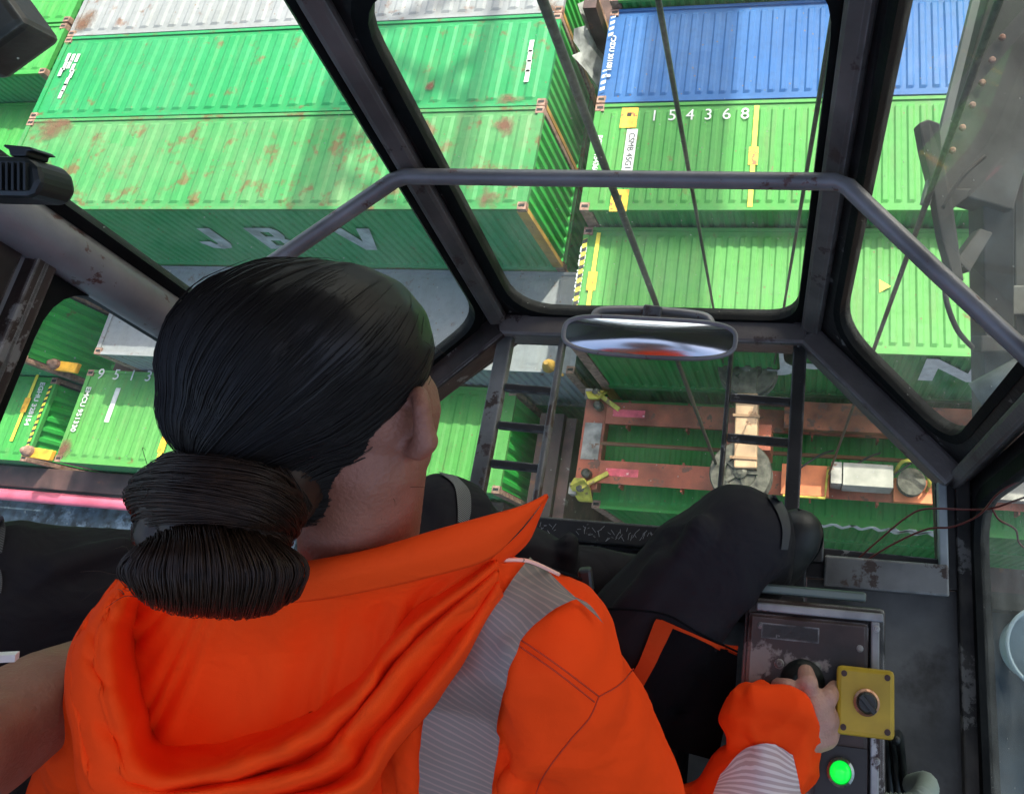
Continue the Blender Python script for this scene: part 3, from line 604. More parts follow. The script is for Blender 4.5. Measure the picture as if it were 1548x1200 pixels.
# posts between the panes
def inward(p, k): q = V((-.348, 0, p.z)); return p + (q - p).normalized() * k
for kx in 'CD': put('pillar', MB().bar(inward(bot[kx], .012), inward(top[kx], .012), .040, .05, V((-.348, -.1, 0)) - bot[kx]), M_pillar, cab, bevel=.01)
put('pillar', MB().tube([inward(bot['L'], .02), inward(top['L'], .02)], .034, 14), M_rail, cab, smooth=True)
put('pillar', MB().bar(inward(bot['R'], .012), inward(top['R'], .012), .03, .05, V((-.348, -.1, 0)) - bot['R']), M_pillar, cab, bevel=.008)
# bottom sills of the upper panes
def sill(a, b, w, h, mat, dz=.02, name='sill'): return put(name, MB().bar(a + V((0, 0, dz)), b + V((0, 0, dz)), w, h), mat, cab, bevel=.008)
sill(inward(bot['C'], .03), inward(bot['D'], .03), .05, .06, M_pillar)
sill(inward(bot['L'], .03), inward(bot['C'], .03), .06, .06, M_brownframe)
sill(inward(bot['D'], .03), inward(bot['R'], .03), .05, .06, M_pillar)
# top ring beam
put('header_beam', MB().bar(inward(mid_['C'], .02), inward(mid_['D'], .02), .05, .05), M_brownframe, cab, bevel=.008)
for a, b in (('C', 'D'), ('L', 'C'), ('D', 'R')):
    put('header_beam', MB().bar(top[a] + V((0, 0, .04)), top[b] + V((0, 0, .04)), .07, .09), M_brownframe, cab, bevel=.008)
# floor window: six sided frame with glass, flat strip trims
fl = [V((-.66, .575, ZF)), V((-.022, .575, ZF)), V((.232, .335, ZF)), V((.235, .172, ZF)), V((-.93, .190, ZF)), V((-.93, .335, ZF))]
flo = [V((-.70, .63, ZF)), V((.004, .63, ZF)), V((.30, .335, ZF)), V((.30, .12, ZF)), V((-1.0, .12, ZF)), V((-1.0, .335, ZF))]
mb = MB(); n = 6; vs = [p + V((0, 0, z)) for lst in (flo, fl) for z in (-.025, .008) for p in lst]; fs = []
for i in range(n):
    j = (i + 1) % n; fs += [(i, j, 2 * n + j, 2 * n + i), (n + i, n + j, 3 * n + j, 3 * n + i), (2 * n + i, 2 * n + j, 3 * n + j, 3 * n + i), (i, j, n + j, n + i)]
mb.add(vs, fs); ff = put('floor_window_frame', mb, M_frame, cab)
put('glass', MB().prism([p + V((0, 0, -.012)) for p in fl], (0, 0, 1), .006), M_dirty, ff)
put('trim', MB().bar(V((.004, .60, ZF + .02)), V((.245, .355, ZF + .02)), .035, .022), M_steel, cab, bevel=.004)
put('trim', MB().bar(V((.243, .335, ZF + .02)), V((.243, .15, ZF + .02)), .016, .022), surf('pale_worn_trim', (.36, .38, .39), .5, .2, .2, 10, chips=.35, chip_col=(.08, .06, .05), chip_scale=22), cab, bevel=.003)
put('trim', MB().bar(V((-.72, .60, ZF + .02)), V((-.96, .355, ZF + .02)), .035, .022), M_brownframe, cab, bevel=.004)
put('trim', MB().bar(V((-.70, .606, ZF + .02)), V((.0, .606, ZF + .02)), .03, .024), M_pillar, cab, bevel=.004)
put('rear_sill', MB().box((-.98, .145, ZF + .008), (.03, .188, ZF + .05)), M_frame, cab, bevel=.004)
put('rear_sill', MB().box((.032, .105, ZF + .008), (.25, .16, ZF + .035)), M_steel, cab, bevel=.004)
put('lower_ledge', MB().box((-.98, .06, ZF + .003), (.0, .140, ZF + .02)), M_frame, cab, bevel=.004)
# scratched scribbles on the rear sill
sc = MB()
for x0, nn in ((-.545, 6), (-.43, 4), (-.37, 13), (-.2, 5)):
    x = x0
    for k in range(nn):
        for q in range(3):
            a = V((x + random.uniform(-.006, .006), 0.156 + random.uniform(0, .02), ZF + .0515)); b = a + V((random.uniform(-.008, .009), random.uniform(-.012, .012), 0)); b.y = min(max(b.y, .150), .184)
            if (b - a).length > .003: sc.bar(a, b, .0008, .0006)
        x += .011
put('scribbles', sc, surf('scratched_white', (.33, .33, .34), .7), cab)['kind'] = 'stuff'
# foot guards lying on the floor window (two ladder-like frames)
def guard(xl, xr, wl, wr, ys):
    z = ZF + .028
    g = put('foot_guard', MB().bar(V((xl, .60, z)), V((xl - .003, .215, z)), wl, .022), M_steel if wl > .02 else M_frame, cab, bevel=.003)
    put('side_rail', MB().bar(V((xr, .60, z)), V((xr - .004, .19, z)), wr, .022), M_frame if wr > .02 else M_steel, g, bevel=.003)
    for y in ys: put('rung', MB().bar(V((xl + wl / 2, y, z)), V((xr - wr / 2, y - .004, z)), .017, .016), M_frame, g, bevel=.003)
guard(-.665, -.535, .034, .012, (.455, .372, .29))
guard(-.168, -.028, .009, .028, (.455, .372, .215))
# guard rail tube around the front at mid height
ZR = -.985
pr = [V((-1.0, .415, ZR)), V((-.865, .53, ZR)), V((-.694, .680, ZR)), V((-.672, .689, ZR)), V((-.33, .681, ZR)), V((.022, .673, ZR)), V((.040, .665, ZR)), V((.16, .530, ZR)), V((.315, .362, ZR))]
put('guard_rail', MB().tube([p + V((0, -.028, 0)) for p in pr], .0135, 12), M_rail, cab, smooth=True)
# floor, walls
put('floor_plate', MB().box((-1.0, -1.2, ZF - .03), (.268, .058, ZF - .002)), M_floor, cab)
put('floor_plate', MB().box((.002, .058, ZF - .03), (.268, .118, ZF - .001)), M_floor, cab)
put('floor_edge', MB().box((.268, -1.2, ZF - .03), (.295, .33, ZF + .02)), surf('grimy_angle', (.05, .042, .036), .7, 0, .4, 12, chips=.42, chip_col=(.14, .13, .12), chip_scale=14, bump=.5), cab, bevel=.004)
xr = .305
pane([V((xr, .32, ZF)), V((xr, -1.1, ZF)), V((xr + .06, -1.1, -.58)), V((xr + .06, .36, -.58))], [.03, .62, .05, .045], [.09, .12, .09, .12], M_frame, M_dirty)
# left wall: low window with rounded corner, rails above
xl = -1.005
pane([V((xl, -1.1, ZF)), V((xl, .33, ZF)), V((xl, .409, -.70)), V((xl, -1.1, -.70))], [.06, .022, .062, .5], .085, surf('grey_wall_paint', (.20, .20, .215), .5, 0, .15, 6, chips=.35, chip_col=(.1, .07, .06), chip_scale=12), M_glass, thick=.02, gw=.038)
put('wall_rail', MB().box((-1.02, -1.1, -.75), (-.975, .37, -.722)), M_brownframe, cab, bevel=.003)
put('wall_rail', MB().box((-1.02, -1.1, -.715), (-.99, .395, -.66)), M_brownframe, cab, bevel=.003)
put('wall_rail', MB().box((-1.02, -1.1, -.65), (-.985, .36, -.60)), M_steel, cab, bevel=.003)
put('rail_edge', MB().bar(V((-.978, .38, -.735)), V((-.978, -.5, -.735)), .006, .006), M_steel, cab)
put('rear_wall', MB().box((-1.02, -1.15, ZF - .03), (.36, -1.1, -.2)), M_floor, cab)
put('corner_bracket', MB().bar(at(-60, 60, .95), at(30, -5, .95), .11, .06, CB), M_brownframe, cab, bevel=.01)
# pull handle hanging on the right pillar
ph = tag(put('pull_handle', MB().tube(catmull([at(1272, -40, 1.06), at(1274, 20, 1.06), at(1273, 80, 1.07), at(1276, 138, 1.08)], 4), .010, 10), M_steel, smooth=True), 'worn grey bar handle hanging at the right front pillar', 'handle')
# rear view mirror
mc = at(980, 508, 1.20)
mir = thing('rear_view_mirror', 'wide rounded rear view mirror with grey rim above the floor window', 'mirror', mc)
mn = (CB * .94 + CU * .30 - CR * .16).normalized(); mr = (CR - mn * CR.dot(mn)).normalized(); mr = (mr - CU * .11).normalized(); mu = mn.cross(mr).normalized()
outl = []
for k in range(40):
    a = 2 * math.pi * k / 40; ca, sa = math.cos(a), math.sin(a)
    x = .138 * abs(ca) ** .42 * (1 if ca > 0 else -1); y = .029 * abs(sa) ** .62 * (1 if sa > 0 else -1)
    y -= .006 * (1 - (x / .136) ** 2) * (1 if sa < 0 else 0)
    outl.append(mc + mr * x + mu * y)
put('rim', MB().tube(outl, .0038, 8, closed=True), M_rail, mir, smooth=True)
mm, tt_, b_ = nodes('mirror_glass'); b_.inputs['Metallic'].default_value = 1; b_.inputs['Roughness'].default_value = .16; b_.inputs['Base Color'].default_value = (.78, .80, .82, 1)
rows = [[mc + (p - mc) * s_ + mn * (.012 * (1 - s_ * s_)) for p in outl + outl[:1]] for s_ in (1, .8, .6, .4, .2, .01)]
put('mirror_glass', MB().grid(rows), mm, mir, smooth=True)
put('back_shell', MB().grid([[mc + (p - mc) * s_ - mn * (.02 * (1 - s_ ** 4)) for p in outl + outl[:1]] for s_ in (1, .85, .5, .01)]), M_black, mir, smooth=True)
put('bracket', MB().tube(catmull([at(898, 482, 1.24), at(912, 470, 1.25), at(985, 470, 1.26), at(1060, 478, 1.25), at(1075, 490, 1.24)], 5), .008, 8), M_rail, mir, smooth=True)
put('clamp', MB().bar(at(972, 470, 1.235), at(1000, 474, 1.235), .022, .014, CB), M_steel, mir, bevel=.003)
# black radio handset / speaker at the left
sm = thing('radio_speaker', 'black plastic radio speaker mounted at the left window edge', 'speaker', at(20, 290, .80))
q = [at(x, y, .80) for x, y in ((-60, 232), (40, 236), (56, 250), (61, 275), (52, 294), (40, 298), (-60, 296))]
M_plast = surf('black_plastic', (.012, .016, .016), .4, 0, .2, 20)
bd = put('housing', MB().prism(q, -CB, .05), M_plast, sm, bevel=.006)
put('cap', MB().prism([at(x, y, .805) for x, y in ((4, 218), (45, 222), (52, 228), (40, 228), (38, 236), (15, 236), (12, 226), (5, 222))], -CB, .03), M_plast, sm, bevel=.002)
for k in range(6): put('grille_bar', MB().bar(at(-6 + 9 * k, 246, .797), at(-6 + 9 * k, 288, .797), .0025, .004, CB), M_plast, bd)

# ---- console at the right hand
ZC = -1.0
con = thing('control_console', 'battered brown control console with chipped edges at the right hand', 'console', (.02, -.05, ZF))
M_con = surf('chipped_brown_console', (.035, .018, .015), .4, .1, .4, 8, chips=.455, chip_col=(.36, .34, .33), chip_scale=9, bump=.3, bs=60, chip_sharp=.015, edge=(.5, .48, .46), edge_r=.006)
M_conp = surf('dark_brown_panel', (.045, .021, .016), .4, .1, .4, 10, chips=.445, chip_col=(.25, .21, .19), chip_scale=9, bump=.2, edge=(.45, .43, .42))
put('body', MB().box((-.075, -.42, ZF - .001), (.098, .052, ZC - .02)), M_con, con, bevel=.006)
pn = put('panel', MB().box((-.07, -.40, ZC - .02), (.078, .034, ZC - .006)), M_conp, con, bevel=.006)
for a, b in (((-.06, .0405, ZC - .012), (.094, .0405, ZC - .012)), ((.0845, .036, ZC - .012), (.0845, -.40, ZC - .012))):
    put('edge_strip', MB().bar(V(a), V(b), .010, .014), surf('bare_edge', (.33, .33, .33), .45, .4, .3, 12, chips=.46, chip_col=(.04, .02, .02), chip_scale=16), con, bevel=.002)
put('edge_strip', MB().bar(V((-.075, .064, ZC - .03)), V((.075, .064, ZC - .03)), .012, .012), surf('greenish_edge', (.16, .20, .18), .3, .5), con, bevel=.003)
for px, py in ((1178, 1003), (1234, 1008)):
    p = at_z(px, py, ZC - .005); s_ = put('screw', MB().lathe([(.006, 0), (.006, .002), (.003, .0035)], p, (0, 0, 1), 12), M_steel, pn)
jb = at_z(1213, 1032, ZC - .006)
js = thing('joystick', 'black joystick with rubber boot gripped on the console', 'joystick', jb)
put('boot', MB().lathe([(.027, 0), (.027, .005), (.023, .008), (.019, .016), (.015, .024), (.011, .034)], jb, (0, 0, 1), 22), M_plast, js, smooth=True)
HC = at(1228, 1075, .872)       # centre of the fist
put('knob', MB().tube([jb + V((0, 0, .03)), HC + (jb - HC) * .3, HC + (HC - jb) * .08], .011, 10), M_plast, js, smooth=True)
put('plate', MB().box((-.052, .004, ZC - .0055), (.018, .022, ZC - .003)), M_frame, pn)
for px, py in ((1150, 945), (1325, 950), (1160, 1110), (1300, 980), (1325, 1150)): put('screw', MB().lathe([(.0042, 0), (.0042, .0015), (.002, .0026)], at_z(px, py, ZC - .006), (0, 0, 1), 10), M_steel, pn)
# yellow switch box
yb = at_z(1305, 1058, ZC)
ysw = thing('switch_box', 'yellow switch box with round black knob on the console edge', 'switch box', (yb.x, yb.y, ZC - .006))
M_ybox = surf('grimy_yellow_plastic', (.50, .32, .015), .45, 0, .2, 9, chips=.33, chip_col=(.2, .13, .03), chip_scale=14)
hw, hh = .031, .035; zt = ZC + .035
put('base', MB().box((yb.x - hw, yb.y - hh, ZC - .006), (yb.x + hw, yb.y + hh, zt - .012)), surf('pale_box_base', (.38, .32, .12), .5), ysw, bevel=.004)
lid = put('lid', MB().box((yb.x - hw - .001, yb.y - hh - .001, zt - .0115), (yb.x + hw + .001, yb.y + hh + .001, zt)), M_ybox, ysw, bevel=.005)
for a in (-1, 1):
    for b in (-1, 1): put('screw', MB().lathe([(.0035, 0), (.0035, .0006), (.001, .0008)], (yb.x + a * .024, yb.y + b * .028, zt), (0, 0, 1), 10), surf('dark_screw', (.05, .015, .01), .5), lid)
kb = put('knob_ring', MB().lathe([(.0145, 0), (.0145, .004), (.012, .006), (.0115, .003)], (yb.x + .001, yb.y, zt), (0, 0, 1), 24), surf('copper_ring', (.45, .24, .15), .3, .8), ysw, smooth=False)
put('knob', MB().lathe([(.0112, .003), (.011, .012), (.009, .015)], (yb.x + .001, yb.y, zt), (0, 0, 1), 20), M_plast, kb)
put('knob_grip', MB().bar((yb.x - .007, yb.y + .008, zt + .018), (yb.x + .009, yb.y - .009, zt + .018), .006, .010), M_plast, kb, bevel=.001)
# green lit push button
gb = at_z(1270, 1165, ZC - .004)
gbt = thing('push_button', 'lit green push button in a dark plate on the console', 'button', gb)
put('plate', MB().box((gb.x - .028, gb.y - .03, ZC - .0055), (gb.x + .03, gb.y + .026, ZC - .001)), surf('button_plate', (.02, .018, .018), .5), gbt)
put('ring', MB().lathe([(.0155, 0), (.0155, .006), (.0125, .008), (.0115, .005)], (gb.x, gb.y, ZC - .001), (0, 0, 1), 24), surf('chrome_ring', (.35, .38, .36), .25, .9), gbt)
mg, tg, bgx = nodes('green_lens'); bgx.inputs['Base Color'].default_value = (.02, .35, .04, 1); bgx.inputs['Roughness'].default_value = .2
bgx.inputs['Emission Color'].default_value = (.0, .9, .06, 1); bgx.inputs['Emission Strength'].default_value = .34
put('lens', MB().lathe([(.0118, .001), (.0115, .007), (.009, .010), (.004, .0118), (.001, .012)], (gb.x, gb.y, ZC - .001), (0, 0, 1), 22), mg, gbt, smooth=True)
# corrugated conduit and wires
hp = catmull([V((.09, -.178, ZC - .14)), V((.115, -.18, ZC - .14)), V((.145, -.177, ZC - .15)), V((.165, -.165, ZC - .18)), V((.18, -.17, ZC - .3)), V((.18, -.2, ZF + .02))], 14)
tag(put('conduit_hose', MB().tube(hp, [.0135 + .0025 * (1 if i % 3 == 0 else 0) for i in range(len(hp))], 12), surf('grey_green_conduit', (.34, .40, .36), .5), smooth=True), 'ribbed pale grey conduit hose leaving the console side', 'hose')
M_wire = surf('red_brown_wire', (.14, .022, .018), .4)
for pts, lb in (([at(1285, 855, 1.42), at(1330, 815, 1.38), at(1370, 782, 1.35), at(1400, 769, 1.33), at(1460, 770, 1.30), at(1500, 768, 1.25), at(1548, 752, 1.2), at(1620, 730, 1.15)], 'thin red wire arching over the right sill upper strand'),
                ([at(1290, 860, 1.42), at(1345, 825, 1.38), at(1400, 800, 1.34), at(1440, 796, 1.31), at(1480, 778, 1.27), at(1510, 745, 1.22), at(1548, 725, 1.2), at(1620, 700, 1.15)], 'thin red wire crossing below the upper one at the right sill'),
                ([at(1500, 768, 1.25), at(1510, 785, 1.25), at(1535, 800, 1.24), at(1545, 825, 1.24), at(1600, 850, 1.2)], 'short dark wire dangling at the right side pane')):
    tag(put('wire', MB().tube(catmull(pts, 8), .0019, 6), M_wire, smooth=True), lb, 'wire')
for k in range(3):
    pts = [V((.105 + .012 * k, -.09 - .01 * k, ZF + .3)), V((.12 + .012 * k, -.11, ZF + .2)), V((.14 + .012 * k, -.15, ZF + .06)), V((.16 + .012 * k, -.3, ZF + .01))]
    tag(put('cable', MB().tube(catmull(pts, 8), .006, 8), M_plast, smooth=True), ('black cable hanging nearest the console side', 'black cable hanging between two others behind the console', 'black cable hanging farthest from the console side')[k], 'cable')
# outside ledge, and an added bucket standing in for a pale rounded shape
t = thing('side_platform', 'dark blue green steel platform outside the right side pane', 'platform', (.75, -.4, -2.1))
put('plate', MB().box((.40, -1.3, -2.1), (1.4, .12, -2.05)), surf('dark_teal_paint', (.03, .055, .075), .6, 0, .3, 5, chips=.4, chip_col=(.06, .09, .11), chip_scale=9), t)
put('stringer', MB().box((.40, .122, -2.1), (1.4, .16, -1.95)), M_crane, t)
bp_ = at_z(1556, 980, -2.05)
bk = thing('standin_bucket', 'added pale grey bucket standing in for a pale shape beyond the right side pane', 'bucket', (bp_.x, bp_.y, -2.05))
put('shell', MB().lathe([(.065, 0), (.07, .01), (.085, .15), (.09, .152), (.09, .16), (.082, .16), (.065, .015), (.01, .012)], (bp_.x, bp_.y, -2.05), (0, 0, 1), 40), surf('pale_plastic', (.45, .55, .58), .5), bk, smooth=True)
# operator's seat
M_seat = surf('black_seat_fabric', (.012, .012, .014), .85, 0, .3, 30, bump=.3, bs=150)
seat = thing('operator_seat', 'black operator seat under the person in orange', 'seat', (-.40, -.33, ZF))
put('cushion', MB().box((-.68, -.56, -1.27), (-.16, -.10, -1.17)), M_seat, seat, bevel=.03)
put('pedestal', MB().box((-.52, -.42, ZF - .001), (-.30, -.2, -1.265)), M_black, seat)

# ================================================================== PEOPLE
def sphere_pts(n=14, m=9):
    vs = [(0, 0, 1)]; fs = []
    for i in range(1, m):
        a = math.pi * i / m
        vs += [(math.sin(a) * math.cos(2 * math.pi * k / n), math.sin(a) * math.sin(2 * math.pi * k / n), math.cos(a)) for k in range(n)]
    vs.append((0, 0, -1)); e = len(vs) - 1
    fs += [(0, 1 + k, 1 + (k + 1) % n) for k in range(n)]
    for i in range(m - 2): fs += [(1 + i * n + k, 1 + (i + 1) * n + k, 1 + (i + 1) * n + (k + 1) % n, 1 + i * n + (k + 1) % n) for k in range(n)]
    fs += [(e, 1 + (m - 2) * n + (k + 1) % n, 1 + (m - 2) * n + k) for k in range(n)]
    return [V(v) for v in vs], fs
SPV, SPF = sphere_pts()
def ell(mb, c, r, ax=None):
    """ellipsoid: radii r along the view's right, up, back (or given axes)"""
    ax = ax or (CR, CU, CB); r = r if isinstance(r, (tuple, list)) else (r, r, r)
    mb.add([V(c) + ax[0] * (v.x * r[0]) + ax[1] * (v.y * r[1]) + ax[2] * (v.z * r[2]) for v in SPV], SPF)
def limb(mb, chain):
    """chain of (point, radius): a run of overlapping spheres that tapers"""
    for (p, r), (q, s_) in zip(chain, chain[1:]):
        p, q = V(p), V(q); n = max(2, int((q - p).length / (min(r, s_) * .22)))
        for i in range(n + 1): t_ = i / n; ell(mb, p.lerp(q, t_), r + (s_ - r) * t_)
def skin(mb, voxel, smooth, name, extra=None):
    """one continuous surface grown round the union of the volumes"""
    o = bpy.data.objects.new('tmp', mb.mesh('tmp')); C.objects.link(o)
    m = o.modifiers.new('r', 'REMESH'); m.mode = 'VOXEL'; m.voxel_size = voxel
    m = o.modifiers.new('s', 'SMOOTH'); m.factor = .5; m.iterations = smooth
    me = finish(o, None); bpy.data.objects.remove(o); me.name = name; me.materials.clear()
    me.polygons.foreach_set('use_smooth', [True] * len(me.polygons)); return me
def crease(me, amp, sc, seed=0, st=V((1, 1, 1)), where=None):
    """push a cloth surface in and out along its normals: folded ridges"""
    o = V((seed * 7.3, seed * 3.1, seed * 5.7)); nr = [v.normal.copy() for v in me.vertices]
    for v, n in zip(me.vertices, nr):
        k = where(v.co) if where else 1.0
        if k <= 0: continue
        q = V((v.co.x * st.x, v.co.y * st.y, v.co.z * st.z)) * sc + o
        w_ = mnoise.noise_vector(q * .6) * .5
        r = 1 - abs(mnoise.noise(q + w_)) * 2.2; r2 = mnoise.noise(q * 2.3 + w_)
        v.co += n * (amp * k * (r * .75 + r2 * .35 - .4))
    me.update(); return me
def bvh(me): return BVHTree.FromPolygons([v.co for v in me.vertices], [tuple(p.vertices) for p in me.polygons])
def drape(tree, px, py, off=.002, fall=.8):
    h = tree.ray_cast(V((0, 0, 0)), ray(px, py).normalized())
    if h[0] is None: return ray(px, py) * fall
    n = h[1] if h[1].dot(ray(px, py)) < 0 else -h[1]
    return h[0] + n * off
def strip(tree, left, right, nu=8, nv=6, off=.0025, fall=.8):
    """a band of cloth laid on a surface between two outlines"""
    a = catmull([V((*p, 0)) for p in left], nv); b = catmull([V((*p, 0)) for p in right], nv)
    mb = MB().grid([[drape(tree, *(p.lerp(q, k / nu)).to_2d(), off, fall) for k in range(nu + 1)] for p, q in zip(a, b)])
    me = mb.mesh('strip', True); uv = me.uv_layers.new(name='cloth'); ln = 0; acc = [0.0]
    for i in range(1, len(a)): ln += ((a[i] + b[i]) / 2 - (a[i - 1] + b[i - 1]) / 2).length; acc.append(ln)
    wd = sum((p - q).length for p, q in zip(a, b)) / len(a)
    for lp in me.loops: i, j = divmod(lp.vertex_index, nu + 1); uv.data[lp.index].uv = (j / nu, acc[i] / wd)
    return me
def fabric(name, col, col2, weave=900, wrinkle=.5, ws=14, rough=.8, stretch=(1, 1, 1), sheen=.0):
    m, t, b = nodes(name); L = t.links; N = t.nodes
    tc = N.new('ShaderNodeTexCoord'); mp = N.new('ShaderNodeMapping'); mp.inputs['Scale'].default_value = stretch; L.new(tc.outputs['Object'], mp.inputs[0])
    n1 = N.new('ShaderNodeTexNoise'); n1.inputs['Scale'].default_value = 6; n1.inputs['Detail'].default_value = 5; L.new(tc.outputs['Object'], n1.inputs['Vector'])
    mx = N.new('ShaderNodeMix'); mx.data_type = 'RGBA'; mx.inputs['A'].default_value = (*col, 1); mx.inputs['B'].default_value = (*col2, 1); L.new(n1.outputs['Fac'], mx.inputs['Factor'])
    L.new(mx.outputs['Result'], b.inputs['Base Color']); b.inputs['Roughness'].default_value = rough
    b.inputs['Sheen Weight'].default_value = sheen; b.inputs['Specular IOR Level'].default_value = .12
    n2 = N.new('ShaderNodeTexNoise'); n2.inputs['Scale'].default_value = ws; n2.inputs['Detail'].default_value = 3; n2.inputs['Distortion'].default_value = .6; L.new(mp.outputs[0], n2.inputs['Vector'])
    n3 = N.new('ShaderNodeTexNoise'); n3.inputs['Scale'].default_value = weave; L.new(tc.outputs['Object'], n3.inputs['Vector'])
    b1 = N.new('ShaderNodeBump'); b1.inputs['Strength'].default_value = wrinkle; b1.inputs['Distance'].default_value = .02; L.new(n2.outputs['Fac'], b1.inputs['Height'])
    b2 = N.new('ShaderNodeBump'); b2.inputs['Strength'].default_value = .25; b2.inputs['Distance'].default_value = .0015; L.new(n3.outputs['Fac'], b2.inputs['Height']); L.new(b1.outputs[0], b2.inputs['Normal'])
    L.new(b2.outputs[0], b.inputs['Normal']); MATS[name] = m; return m
def striped(name, base, line, scale, rot, thick=.5, rough=.45):
    m, t, b = nodes(name); L = t.links; N = t.nodes
    tc = N.new('ShaderNodeTexCoord'); mp = N.new('ShaderNodeMapping'); mp.inputs['Rotation'].default_value = (0, 0, rot); L.new(tc.outputs['UV'], mp.inputs[0])
    wv = N.new('ShaderNodeTexWave'); wv.inputs['Scale'].default_value = scale; wv.inputs['Distortion'].default_value = .4; wv.inputs['Detail'].default_value = 0; L.new(mp.outputs[0], wv.inputs['Vector'])
    r = N.new('ShaderNodeValToRGB'); r.color_ramp.elements[0].position = thick; r.color_ramp.elements[1].position = thick + .15; L.new(wv.outputs['Fac'], r.inputs[0])
    mx = N.new('ShaderNodeMix'); mx.data_type = 'RGBA'; mx.inputs['A'].default_value = (*base, 1); mx.inputs['B'].default_value = (*line, 1); L.new(r.outputs[0], mx.inputs['Factor'])
    L.new(mx.outputs['Result'], b.inputs['Base Color']); b.inputs['Roughness'].default_value = rough; MATS[name] = m; return m
M_org = fabric('orange_hivis_fleece', (1.0, .076, .006), (.96, .060, .005), wrinkle=.65, ws=9)
M_orgin = fabric('orange_hood_lining', (.98, .082, .008), (.94, .07, .007), wrinkle=.3, ws=12)
M_trou = fabric('black_work_trousers', (.024, .022, .026), (.016, .015, .018), wrinkle=.6, ws=11, rough=.75)
M_pock = fabric('black_pocket_cloth', (.006, .006, .008), (.005, .005, .006), wrinkle=.3, ws=14, rough=.9)
M_tape = striped('grey_reflective_tape', (.20, .155, .135), (.30, .205, .175), 3.6, 1.35, .74)
M_tapew = striped('silver_reflective_tape', (.50, .36, .33), (.72, .60, .56), 3.4, .25, .50)
M_tapek = striped('black_white_reflective_tape', (.022, .022, .024), (.16, .16, .16), 2.6, 1.1, .45)
def skin_mat(name, col, col2):
    m = surf(name, col, .52, 0, .10, 22, col2=col2, bump=.32, bs=320, chips=.40, chip_col=tuple(c * .72 for c in col), chip_scale=30, chip_sharp=.25); b = m.node_tree.nodes['Principled BSDF']
    b.inputs['Subsurface Weight'].default_value = .12; b.inputs['Subsurface Radius'].default_value = (.012, .005, .003); b.inputs['Subsurface Scale'].default_value = .6
    return m
M_skin = skin_mat('warm_brown_skin', (.27, .115, .075), (.22, .085, .055))
M_hand = skin_mat('lit_hand_skin', (.46, .26, .20), (.40, .20, .15))
M_arm = skin_mat('tanned_arm_skin', (.27, .125, .085), (.21, .09, .06))
def hair_mat(name, col, col2, rough=.34):
    m, t, b = nodes(name); L = t.links; N = t.nodes
    oi = N.new('ShaderNodeTexCoord'); n1 = N.new('ShaderNodeTexNoise'); n1.inputs['Scale'].default_value = 120; L.new(oi.outputs['Object'], n1.inputs['Vector'])
    mx = N.new('ShaderNodeMix'); mx.data_type = 'RGBA'; mx.inputs['A'].default_value = (*col, 1); mx.inputs['B'].default_value = (*col2, 1); L.new(n1.outputs['Fac'], mx.inputs['Factor'])
    L.new(mx.outputs['Result'], b.inputs['Base Color']); b.inputs['Roughness'].default_value = rough; b.inputs['Specular IOR Level'].default_value = .28; MATS[name] = m; return m
M_hair = hair_mat('black_hair', (.006, .0052, .005), (.013, .010, .009), .44)
M_hairb = hair_mat('dark_brown_hair', (.008, .005, .004), (.050, .025, .014), .42)

op = thing('person', 'person in orange hooded sweatshirt with dark hair in a bun, seated at the controls', 'person', (-.38, -.2, -1.17))
# ---- body: head, neck, trunk, arms and the gripping hand, one skin
body = MB()
HD = at(452, 562, .545)
ell(body, at(482, 572, .582), (.072, .066, .078))
ell(body, at(590, 622, .575), (.036, .045, .05)); ell(body, at(600, 680, .582), (.026, .028, .035))
face = (CB * -.93 + CR * .14 + CU * .30).normalized(); fu = (CU * .6 + CB * .5).normalized(); fu = (fu - face * fu.dot(face)).normalized(); fr_ = face.cross(fu)
fc = at(498, 608, .590)
ell(body, fc + face * .045 - fu * .02, (.060, .085, .055), (fr_, fu, face)); ell(body, fc + face * .050 - fu * .075, (.032, .025, .035), (fr_, fu, face))
limb(body, [(fc + face * .098 + fu * .012, .008), (fc + face * .112 - fu * .018, .012), (fc + face * .098 - fu * .024, .010)])
ell(body, fc + face * .092 - fu * .050, (.020, .006, .008), (fr_, fu, face))
for s_ in (-1, 1): ell(body, fc + face * .085 + fu * .012 + fr_ * (.03 * s_), (.014, .007, .008), (fr_, fu, face))
limb(body, [(at(555, 690, .575), .045), (at(545, 790, .61), .047), (at(540, 900, .76), .052)])
limb(body, [(at(545, 960, .80), .080), (at(570, 1100, .86), .10), (at(600, 1290, .98), .12)])
limb(body, [(at(330, 1010, .80), .05), (at(560, 960, .80), .055), (at(800, 990, .72), .045)])
limb(body, [(at(810, 985, .70), .045), (at(895, 1120, .76), .040), (at(985, 1310, .86), .036), (at(1120, 1210, .87), .034), (at(1195, 1120, .868), .026)])
# ear: helix rim, lobe and bowl
limb(body, [(at(622, 600, .545), .0055), (at(634, 596, .540), .0065), (at(637, 615, .535), .007), (at(640, 645, .534), .0075), (at(644, 668, .536), .009), (at(634, 680, .540), .0085), (at(620, 678, .548), .007)])
ell(body, at(620, 640, .552), (.010, .026, .010))
